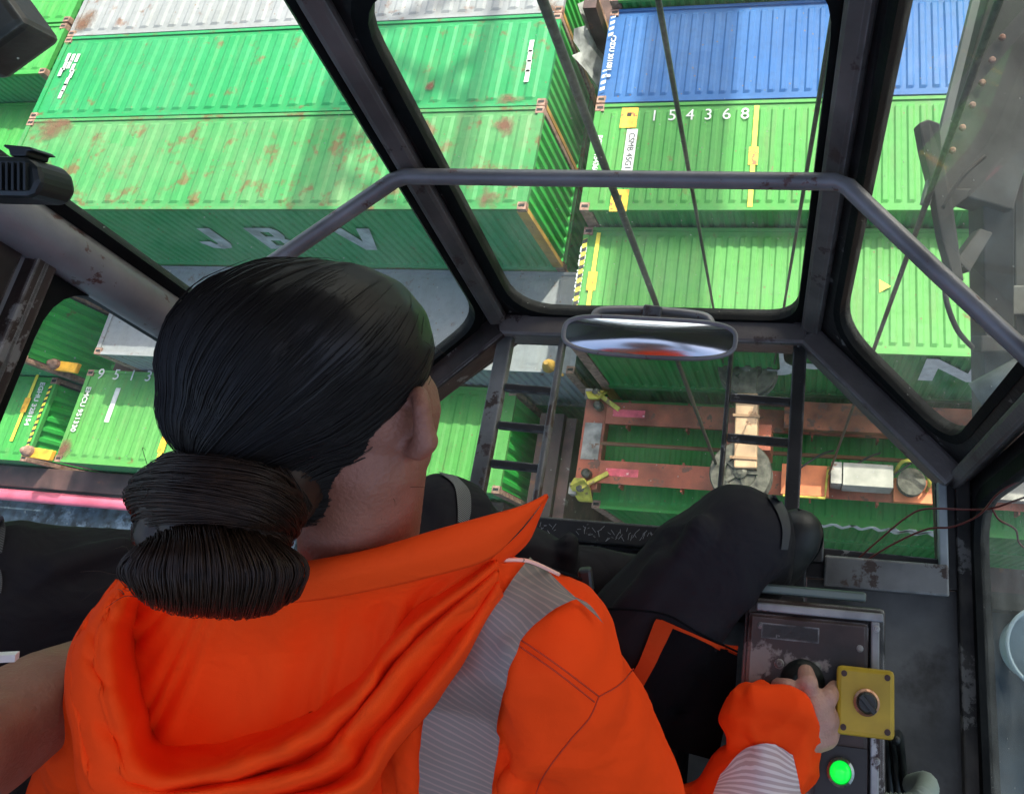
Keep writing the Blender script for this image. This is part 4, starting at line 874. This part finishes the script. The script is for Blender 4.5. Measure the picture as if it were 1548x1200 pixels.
# hand: palm, four curled fingers, thumb
pa = [at(1206, 1108, .868), at(1232, 1078, .862)]
limb(body, [(at(1190, 1125, .868), .024), (at(1212, 1100, .865), .026)])
limb(body, [(at(1212, 1100, .865), .026), (at(1208, 1058, .862), .019)]); limb(body, [(at(1212, 1100, .865), .026), (at(1228, 1066, .860), .021)])
limb(body, [(at(1212, 1100, .865), .026), (at(1242, 1086, .862), .020)]); limb(body, [(at(1215, 1106, .866), .026), (at(1246, 1108, .866), .018)])
knk = [((1192, 1040, .862), (1176, 1036, .888), (1186, 1062, .902), .0092), ((1222, 1034, .857), (1218, 1016, .886), (1212, 1050, .905), .0098),
       ((1251, 1056, .859), (1262, 1040, .888), (1238, 1062, .908), .0094), ((1263, 1092, .866), (1280, 1084, .890), (1250, 1090, .908), .0084)]
for a, b, c, r in knk: limb(body, [(at(*a), r + .002), (at(*b), r), (at(*c), r * .9)])
limb(body, [(at(1194, 1110, .872), .015), (at(1186, 1080, .892), .0125), (at(1204, 1066, .905), .0105)])
bm_ = skin(body, .0027, 5, 'body')
# lit hand: light painted in as a paler skin over this region
bm_.materials.append(M_skin); bm_.materials.append(M_hand)
hc = at(1222, 1090, .87)
for p in bm_.polygons:
    if (p.center - hc).length < .085: p.material_index = 1
put('body', bm_, None, op)
# ---- hair
hair = MB()
ell(hair, at(455, 546, .545), (.0845, .0755, .090)); ell(hair, at(512, 524, .545), (.066, .062, .080)); ell(hair, at(405, 606, .535), (.062, .056, .070)); ell(hair, at(440, 672, .55), (.046, .046, .05)); ell(hair, at(468, 690, .570), (.047, .050, .050)); ell(hair, at(520, 628, .560), (.040, .045, .050)); ell(hair, at(500, 660, .565), (.042, .045, .048))
hm = skin(hair, .004, 8, 'hair'); ho = put('hair', hm, M_hair, op); ht = bvh(hm)
strands = MB(); hdir = V((-.50, -.70, .50)).normalized()
rnd = random.Random(3)
def strand(mb, pts, r, n=3): mb.tube(pts, [r * (1 - .75 * abs(2 * i / (len(pts) - 1) - 1) ** 3) for i in range(len(pts))], n, cap=False)
cnt = 0
while cnt < 2600:
    v = V((rnd.gauss(0, 1), rnd.gauss(0, 1), rnd.gauss(0, 1))).normalized()
    ang = v.angle(hdir)
    if ang < 1.45 or ang > 2.75: continue
    ax = v.cross(hdir)
    if ax.length < 1e-3: continue
    ax.normalize(); pts = []; ok = True; lift = rnd.uniform(-.0006, .0008) if cnt % 26 else rnd.uniform(.001, .0035); a0 = rnd.uniform(0, .45); a1 = rnd.uniform(.75, .985); wob = rnd.uniform(-.05, .05)
    for k in range(15):
        f = a0 + (a1 - a0) * k / 14; d = Quaternion(ax, ang * f) @ v
        d = (d + ax * (wob * math.sin(f * 3.1))).normalized()
        wd = CR * d.x + CU * d.y + CB * d.z
        h = ht.ray_cast(HD + wd * .4, -wd)
        if h[0] is None: ok = False; break
        pts.append(h[0] + wd * (lift + .0002))
    if ok: strand(strands, pts, rnd.uniform(.00028, .00055)); cnt += 1
put('hair_strands', strands, M_hair, ho, smooth=True, normals=False)['kind'] = 'stuff'
# bun: two rolls of twisted hair
bun = MB()
LOCKS = []
def lock(pts, r): LOCKS.append((pts, r)); limb(bun, [(at(*q), r * .62) for k, q in enumerate(pts)])
jt = lambda a: rnd.uniform(-a, a)
TH = [math.radians(a) for a in (-108, -75, -38, 0, 38, 75, 108)]
for k in range(16):       # upper coil: locks swept sideways round the knot, bulging at the left
    f = k / 15; y = 694 + 112 * f; e = math.sqrt(max(0, 1 - ((y - 750) / 63) ** 2)); sl = 10 + jt(9)
    lock([(320 + (126 + 6 * math.sin(a)) * e * math.sin(a), y + 16 - 24 * math.cos(a) + sl * math.sin(a), .520 - .056 * e * math.cos(a)) for a in TH], rnd.uniform(.0052, .0068))
for k in range(20):       # lower coil: locks turned under
    f = k / 19; x = 200 + 244 * f; e = math.sqrt(max(0, 1 - ((x - 322) / 136) ** 2)); ln_ = (f - .5) * 34 + jt(7); yc = 858 + (5 if .6 < f < .92 else 0)
    lock([(322 + (x - 322) * (1 - .38 * max(0, -math.sin(a)) - .10 * max(0, math.sin(a))) + ln_ * math.cos(a) * .3 + 7 * math.sin(a), yc + (18 + 48 * e) * math.sin(a) * (1.12 if a < 0 else 1), .508 - .052 * e * math.cos(a)) for a in TH], rnd.uniform(.0052, .0066))
for k in range(4):
    lock([(321 + 112 * math.sin(a), 796 + 7 * k - 10 * math.cos(a) + 4 * math.sin(a), .520 - .040 * math.cos(a)) for a in TH], .0055)
ell(bun, at(318, 756, .507), (.046, .022, .028)); ell(bun, at(320, 852, .500), (.048, .024, .028)); ell(bun, at(320, 803, .508), (.050, .026, .028)); limb(bun, [(at(330, 790, .51), .035), (at(400, 715, .535), .045)])
for k in range(5): lock([(300 + 26 * k, 712, .505), (365 + 14 * k, 700 + 5 * k, .502), (430 + 8 * k, 726 + 12 * k, .520)], .0070)
um = skin(bun, .0022, 6, 'hair_bun'); uo = put('hair_bun', um, M_hairb, op); ut = bvh(um)
bs_ = MB()
def comb(path_fn, n, r0, r1, seg=16):
    for _ in range(n):
        pts = []; 
        for (px, py) in path_fn():
            h = ut.ray_cast(V((0, 0, 0)), ray(px, py).normalized())
            if h[0] is None: continue
            nn = h[1] if h[1].dot(ray(px, py)) < 0 else -h[1]; pts.append(h[0] + nn * rnd.uniform(-.0002, .0003))
        if len(pts) > 4: strand(bs_, pts, rnd.uniform(r0, r1))
for pts, r in LOCKS:      # every lock is a bundle of strands
    base = catmull([at(*q) for q in pts], 5)
    for _ in range(64):
        a = rnd.uniform(0, 6.28); q = r * (.55 + .55 * math.sqrt(rnd.random())); tw = rnd.uniform(.2, 1.1); n_ = len(base); out = []
        for k_, c_ in enumerate(base):
            f_ = k_ / (n_ - 1); e_ = .75 + .25 * math.sin(math.pi * f_); an = a + tw * f_ * 2
            t_ = (base[min(k_ + 1, n_ - 1)] - base[max(k_ - 1, 0)]).normalized(); s1 = t_.cross(CB).normalized(); s2 = t_.cross(s1)
            out.append(c_ + (s1 * math.cos(an) + s2 * math.sin(an)) * (q * e_))
        strand(bs_, [q_ + V((jt(.00015), jt(.00015), jt(.00015))) for q_ in out], rnd.uniform(.00026, .0005))
for _ in range(44):      # stray wisps at the bun, nape and temple
    a = rnd.choice([(220, 725, .48), (215, 880, .475), (640, 540, .55), (560, 745, .56), (300, 700, .49)])
    p = at(a[0] + rnd.uniform(-40, 40), a[1] + rnd.uniform(-14, 14), a[2]); d = (CR * rnd.uniform(-1, 1) + CU * rnd.uniform(-1, .6) + CB * rnd.uniform(-.3, .6)).normalized()
    strand(bs_, catmull([p, p + d * .008, p + d * .016 + CU * rnd.uniform(-.006, .006), p + d * .02 + CR * rnd.uniform(-.008, .008)], 4), .00022)
put('hair_strands', bs_, M_hairb, uo, smooth=True, normals=False)['kind'] = 'stuff'

# ---- sweatshirt: trunk, sleeves, shoulder
to = MB()
limb(to, [(at(500, 985, .82), .09), (at(520, 1090, .84), .12), (at(560, 1260, .92), .155), (at(590, 1330, 1.0), .16)])
limb(to, [(at(235, 1040, .75), .062), (at(330, 1000, .76), .07), (at(560, 955, .765), .075), (at(715, 965, .72), .066), (at(815, 978, .69), .064)])
limb(to, [(at(700, 1050, .735), .07), (at(715, 1150, .77), .085), (at(730, 1280, .84), .10)])
limb(to, [(at(660, 905, .69), .048), (at(755, 918, .67), .050), (at(830, 968, .675), .056)])
limb(to, [(at(818, 975, .685), .066), (at(868, 1075, .725), .064), (at(940, 1200, .79), .060), (at(985, 1315, .86), .058)])
limb(to, [(at(985, 1315, .86), .058), (at(1090, 1245, .87), .056), (at(1150, 1180, .868), .052), (at(1170, 1140, .868), .047)])
limb(to, [(at(200, 1040, .73), .06), (at(150, 1180, .80), .06), (at(160, 1330, .9), .06)])
# bunched cuff folds
for a, b, r in (((1108, 1092, .872), (1150, 1056, .850), .017), ((1150, 1056, .850), (1205, 1070, .842), .018), ((1205, 1070, .842), (1226, 1112, .858), .016), ((1226, 1112, .858), (1222, 1170, .872), .016),
                ((1112, 1112, .87), (1170, 1096, .845), .013), ((1170, 1096, .845), (1208, 1136, .85), .014), ((1140, 1080, .87), (1190, 1100, .865), .036)):
    limb(to, [(at(*a), r), (at(*b), r)])
# soft drape folds on back and arm
for ch in ([(770, 975, .625), (800, 1060, .655), (800, 1150, .69)], [(838, 1020, .64), (860, 1120, .67), (890, 1230, .72)], [(780, 1180, .69), (850, 1260, .75)]):
    limb(to, [(at(*p), .011) for p in ch])
tm = skin(to, .0042, 4, 'sweatshirt')
cuffc = at(1170, 1100, .86)
crease(tm, .015, 11, 1, V((1, .55, 1)), lambda c: min(1, (c - cuffc).length / .12) * (.55 + .45 * min(1, max(0, (c - at(860, 960, .66)).length / .12))))
crease(tm, .011, 26, 2, V((1, 1, .6)), lambda c: max(0, 1 - (c - cuffc).length / .11))
put('sweatshirt', tm, M_org, op); tt2 = bvh(tm)
# ---- hood: lofted folds hanging on the back
def loft(curves, n=7, m=5):
    cs = [catmull(c, n) for c in curves]; cols = list(zip(*cs)); out = [catmull(list(c), m) for c in cols]
    return MB().grid(out)
def row(pts, d): return [at(x, y, (d[i] if isinstance(d, list) else d)) for i, (x, y) in enumerate(pts)]
HX = [  # fold rows from the lining out over the rim: (pixel, pixel, depth)
  [(236, 872, .60), (262, 890, .60), (300, 900, .59), (340, 905, .585), (440, 905, .58), (540, 885, .585), (640, 862, .59), (745, 836, .60)],
  [(224, 878, .62), (230, 930, .635), (255, 985, .64), (305, 1010, .64), (448, 985, .635), (550, 940, .63), (632, 890, .615), (747, 840, .604)],
  [(215, 884, .63), (205, 960, .655), (222, 1060, .66), (262, 1120, .655), (436, 1085, .645), (550, 1015, .635), (622, 925, .622), (749, 845, .606)],
  [(202, 888, .60), (170, 965, .59), (186, 1070, .59), (240, 1172, .602), (420, 1135, .602), (535, 1056, .600), (612, 960, .600), (752, 852, .598)],
  [(192, 884, .595), (150, 965, .583), (165, 1080, .584), (225, 1190, .597), (445, 1152, .640), (540, 1074, .632), (626, 968, .622), (752, 861, .604)],
  [(185, 880, .595), (132, 960, .583), (138, 1080, .582), (205, 1200, .594), (466, 1167, .606), (542, 1090, .602), (648, 962, .598), (753, 868, .600)],
  [(180, 878, .60), (120, 965, .590), (122, 1085, .588), (185, 1215, .60), (485, 1187, .642), (570, 1102, .636), (672, 980, .626), (753, 876, .607)],
  [(178, 880, .61), (110, 985, .605), (110, 1095, .604), (165, 1230, .612), (504, 1202, .612), (592, 1110, .606), (692, 988, .606), (755, 884, .606)],
  [(185, 900, .65), (118, 1020, .66), (122, 1120, .66), (180, 1260, .67), (500, 1232, .67), (600, 1128, .66), (702, 1003, .65), (758, 900, .635)]]
for ti in (6, 4, 2):      # tight creases: the valley is folded on itself
    nx = HX[ti + 1]; HX.insert(ti + 1, [(a[0] + (c[0] - a[0]) * .22, a[1] + (c[1] - a[1]) * .22, a[2] + (c[2] - a[2]) * .06) for a, c in zip(HX[ti], nx)])
hood = [[at(*q) for q in r_] for r_ in HX]
hmb = loft(hood, 12, 8)
nc = 12 * 7 + 1; nr_ = len(hmb.v) // nc; hv = []
for idx, co in enumerate(hmb.v):
    i_, j_ = divmod(idx, nc); u_, v_ = j_ / (nc - 1), i_ / (nr_ - 1); c_ = V(co)
    pin = min(1, 6 * u_) * min(1, 5 * (1 - u_)) * min(1, 5 * v_ + .15)
    f_ = mnoise.noise(V((u_ * 2.6, v_ * 7.5, 1.7))); g_ = mnoise.noise(V((u_ * 8, v_ * 2.5, 4.2)))
    hv.append(tuple(c_ * (1 + pin * (.020 * (abs(f_) * 1.6 - .3) + .014 * g_ * max(0, 1 - 2.2 * v_)))))
hmb.v = hv
hme = hmb.mesh('hood', True); hme.materials.append(M_org)
# cloth ripples: radial pleats running from the collar over the rim
nn_ = len(hme.vertices)
hd = put('hood', hme, None, op)
tx = bpy.data.textures.new('pleats', 'CLOUDS'); tx.noise_scale = .05; tx.noise_depth = 1
dm = hd.modifiers.new('pleats', 'DISPLACE'); dm.texture = tx; dm.texture_coords = 'LOCAL'; dm.strength = .003; dm.mid_level = .5
sd = hd.modifiers.new('cloth', 'SOLIDIFY'); sd.thickness = .004; sd.offset = 0
# second layer of folds on the right half of the hood
for pts, r in (([(752, 852, .597), (690, 930, .598), (610, 1030, .600), (500, 1120, .600), (400, 1170, .602)], .0085), ([(762, 862, .600), (712, 960, .606), (640, 1060, .606), (560, 1150, .612), (470, 1210, .62)], .0075),
               ([(770, 872, .606), (735, 965, .625), (690, 1050, .632), (640, 1130, .65)], .006)):
    pass
# collar band ending in the pointed tip
col_lo = [(330, 915, .585), (455, 910, .572), (560, 893, .572), (660, 870, .574), (738, 846, .584), (782, 806, .592), (826, 752, .60)]
col_hi = [(330, 872, .575), (455, 850, .556), (560, 830, .556), (660, 801, .562), (740, 778, .574), (788, 764, .586), (827, 746, .60)]
col_mid = [(330, 893, .573), (455, 880, .552), (560, 862, .550), (660, 836, .555), (740, 812, .568), (786, 786, .583), (828, 749, .599)]
col_in = [(330, 872, .60), (455, 856, .582), (560, 838, .582), (660, 808, .588), (740, 790, .602), (790, 776, .606), (826, 749, .602)]
cb_ = loft([[at(*p) for p in c] for c in (col_lo, col_mid, col_hi, col_in)], 8, 5)
co = put('collar', cb_, M_orgin, op, smooth=True); sd = co.modifiers.new('cloth', 'SOLIDIFY'); sd.thickness = .003
# front flap below the collar tip
fl_ = loft([[at(*p) for p in c] for c in ([(742, 846, .600), (790, 800, .604), (826, 752, .603)], [(756, 850, .612), (800, 808, .612), (828, 754, .606)], [(764, 852, .640), (800, 818, .64), (820, 770, .62)])], 6, 4)
put('collar_flap', fl_, M_org, op, smooth=True)
# zip edge and drawstring with toggle
put('hem_edge', MB().tube(catmull([at(762, 846, .62), at(800, 848, .635), at(845, 868, .66)], 5), .0017, 6), surf('pale_pink_piping', (.85, .45, .36), .6), op, smooth=True)
put('drawstring', MB().tube(catmull([at(790, 846, .63), at(840, 862, .68), at(885, 878, .72)], 6), .0016, 6), M_pock, op, smooth=True)
tg_ = put('toggle', MB().bar(at(884, 858, .72), at(888, 896, .72), .013, .013, CB), M_plast, op, bevel=.003)
# reflective tape over the shoulder and seams
tp = strip(tt2, [(800, 848), (770, 882), (735, 935), (682, 992), (648, 1060), (638, 1130), (640, 1230)], [(905, 945), (868, 912), (792, 962), (768, 1030), (757, 1100), (746, 1160), (738, 1240)], 10, 8, .0055, .70)
put('reflective_tape', tp, M_tape, op, smooth=True)
tp = strip(tt2, [(1092, 1170), (1130, 1130), (1165, 1122), (1198, 1140)], [(1075, 1215), (1130, 1235), (1180, 1235), (1212, 1215)], 10, 6, .003, .85)
put('reflective_tape', tp, M_tapew, op, smooth=True)
M_seam = surf('dark_orange_stitch', (.55, .035, .004), .8)
for pts in ([(742, 940), (800, 975), (850, 1010), (905, 1052)], [(905, 1052), (890, 1085), (860, 1120), (820, 1175), (800, 1230)], [(958, 1010), (935, 1035), (905, 1052)], [(748, 950), (798, 985), (845, 1018), (898, 1060)]):
    put('seam', MB().tube([drape(tt2, p.x, p.y, .0005, .7) for p in catmull([V((*q, 0)) for q in pts], 8)], 0.0007, 5), M_seam, op, smooth=True)
# ---- trousers
tr = MB()
limb(tr, [(at(690, 1270, 1.02), .13), (at(880, 1090, 1.0), .092), (at(975, 960, .985), .086), (at(1066, 856, .975), .076), (at(1116, 814, .98), .069), (at(1122, 812, 1.0), .066)])
limb(tr, [(at(1128, 815, 1.01), .066), (at(1140, 850, 1.12), .060), (at(1130, 890, 1.28), .052), (at(1120, 900, 1.40), .046)])
limb(tr, [(at(590, 1270, 1.02), .13), (at(600, 1000, 1.0), .085), (at(635, 850, 1.02), .078), (at(668, 785, 1.05), .066)])
limb(tr, [(at(668, 785, 1.05), .066), (at(720, 818, 1.10), .054), (at(850, 872, 1.16), .050), (at(1000, 888, 1.20), .047), (at(1120, 862, 1.23), .045)])
for ch in ([(905, 1000, .925), (985, 905, .917), (1060, 800, .922)], [(930, 1040, .935), (1010, 935, .925)], [(880, 1020, .93), (960, 900, .925), (1000, 850, .93)], [(860, 820, 1.125), (852, 870, 1.12)]):
    limb(tr, [(at(*p), .017) for p in ch])
trm = crease(skin(tr, .005, 9, 'trousers'), .007, 10, 3, V((.6, 1, 1))); put('trousers', trm, M_trou, op); trt = bvh(trm)
put('pocket', strip(trt, [(1000, 938), (965, 1010), (945, 1060), (935, 1110)], [(1115, 988), (1110, 1050), (1095, 1100), (1085, 1150)], 8, 6, .005, .95), M_pock, op, smooth=True)
put('pocket_trim', strip(trt, [(992, 932), (972, 985), (948, 1030), (930, 1070)], [(1020, 942), (992, 995), (968, 1040), (948, 1085)], 4, 6, .007, .95), fabric('burnt_orange_trim', (.62, .07, .012), (.5, .05, .01)), op, smooth=True)
put('pocket_trim', strip(trt, [(1000, 934), (1050, 955), (1090, 972), (1116, 976)], [(1004, 942), (1050, 960), (1088, 979), (1114, 991)], 2, 6, .007, .95), MATS['burnt_orange_trim'], op, smooth=True)
put('seam', MB().tube([drape(trt, p.x, p.y, .0006, .95) for p in catmull([V((x, y, 0)) for x, y in ((908, 920), (960, 922), (1010, 930), (1060, 958), (1115, 985))], 8)], .0013, 5), M_pock, op, smooth=True)
put('knee_tape', strip(trt, [(662, 716), (685, 735), (690, 765), (690, 790)], [(688, 722), (707, 742), (710, 770), (706, 790)], 5, 5, .003, 1.0), M_tapek, op, smooth=True)
put('knee_tape', strip(trt, [(1158, 752), (1172, 775), (1180, 800), (1178, 830)], [(1172, 748), (1186, 772), (1192, 800), (1188, 830)], 4, 5, .003, .95), surf('dark_grey_band', (.045, .045, .05), .6), op, smooth=True)
# boots
bt = MB(); limb(bt, [(at(1110, 862, 1.235), .050), (at(1170, 848, 1.24), .050), (at(1202, 815, 1.235), .042), (at(1207, 805, 1.235), .040)])
put('boot', skin(bt, .006, 4, 'boot'), surf('black_boot_leather', (.010, .010, .011), .5, 0, .2, 20, bump=.2), op)
put('boot_sole', MB().tube(catmull([at(1205, 773, 1.23), at(1228, 782, 1.235), at(1239, 800, 1.24), at(1238, 825, 1.25), at(1222, 850, 1.26)], 6), .0055, 8), M_rubber, op, smooth=True)
bt = MB(); limb(bt, [(at(1120, 900, 1.40), .048), (at(1118, 905, 1.47), .046)]); limb(bt, [(at(1118, 905, 1.485), .040), (at(1122, 800, 1.51), .038)])
put('boot', skin(bt, .007, 3, 'boot'), MATS['black_boot_leather'], op)

# ---- second person, mostly outside the picture: thigh and bare forearm
p2 = thing('person', 'second person in dark work trousers with a bare forearm beside the orange one', 'person', (-.80, -.35, -1.17))
b2 = MB()
limb(b2, [(at(-330, 1130, .50), .052), (at(-150, 1185, .56), .050), (at(-40, 1125, .64), .052), (at(60, 1060, .70), .046), (at(150, 1010, .78), .036), (at(210, 985, .83), .030), (at(240, 975, .86), .034)])
limb(b2, [(at(-330, 1130, .50), .052), (V((-.93, -.42, -.45)), .07), (V((-.90, -.5, -.6)), .13), (V((-.84, -.5, -1.0)), .14)])
limb(b2, [(V((-.92, -.45, -.42)), .05), (V((-.90, -.42, -.30)), .055)]); ell(b2, V((-.90, -.40, -.18)), .095)
for k in range(4): limb(b2, [(at(245 + 6 * k, 955 + 9 * k, .865), .010), (at(275 + 4 * k, 950 + 9 * k, .885), .008)])
limb(b2, [(at(225, 960, .86), .011), (at(240, 935, .87), .009)])
put('body', skin(b2, .005, 6, 'body'), M_arm, p2)
t2 = MB()
limb(t2, [(V((-.84, -.5, -1.05)), .13), (at(-180, 975, .86), .105), (at(0, 912, .92), .100), (at(160, 902, .98), .085), (at(260, 892, 1.02), .078)])
limb(t2, [(at(260, 880, 1.02), .078), (at(300, 900, 1.2), .06), (at(320, 910, 1.42), .05)])
for ch in ([(-20, 930, .835), (80, 860, .875), (180, 830, .93)], [(40, 960, .86), (120, 930, .90)]): limb(t2, [(at(*p) * 1.02, .016) for p in ch])
t2m = crease(skin(t2, .006, 5, 'trousers'), .007, 10, 4); put('trousers', t2m, M_trou, p2); t2t = bvh(t2m)
put('trouser_tape', strip(t2t, [(-22, 770), (-20, 800), (-22, 840)], [(5, 780), (9, 802), (4, 838)], 4, 4, .003, .85), M_tapek, p2, smooth=True)
put('trouser_tape', strip(t2t, [(-22, 860), (-20, 880), (-22, 900)], [(2, 862), (4, 880), (2, 898)], 4, 4, .003, .85), M_tapek, p2, smooth=True)
put('shirt', skin((lambda m: (limb(m, [(V((-.93, -.42, -.45)), .08), (V((-.90, -.5, -.6)), .145), (V((-.84, -.5, -1.0)), .155)]), limb(m, [(V((-.93, -.42, -.45)), .08), (at(-330, 1130, .50), .064)]), m)[-1])(MB()), .008, 4, 'shirt'), M_pock, p2)
put('wrist_band', MB().bar(at(-40, 995, .62), at(26, 992, .63), .006, .008, CB), surf('white_band', (.75, .75, .74), .5), p2)
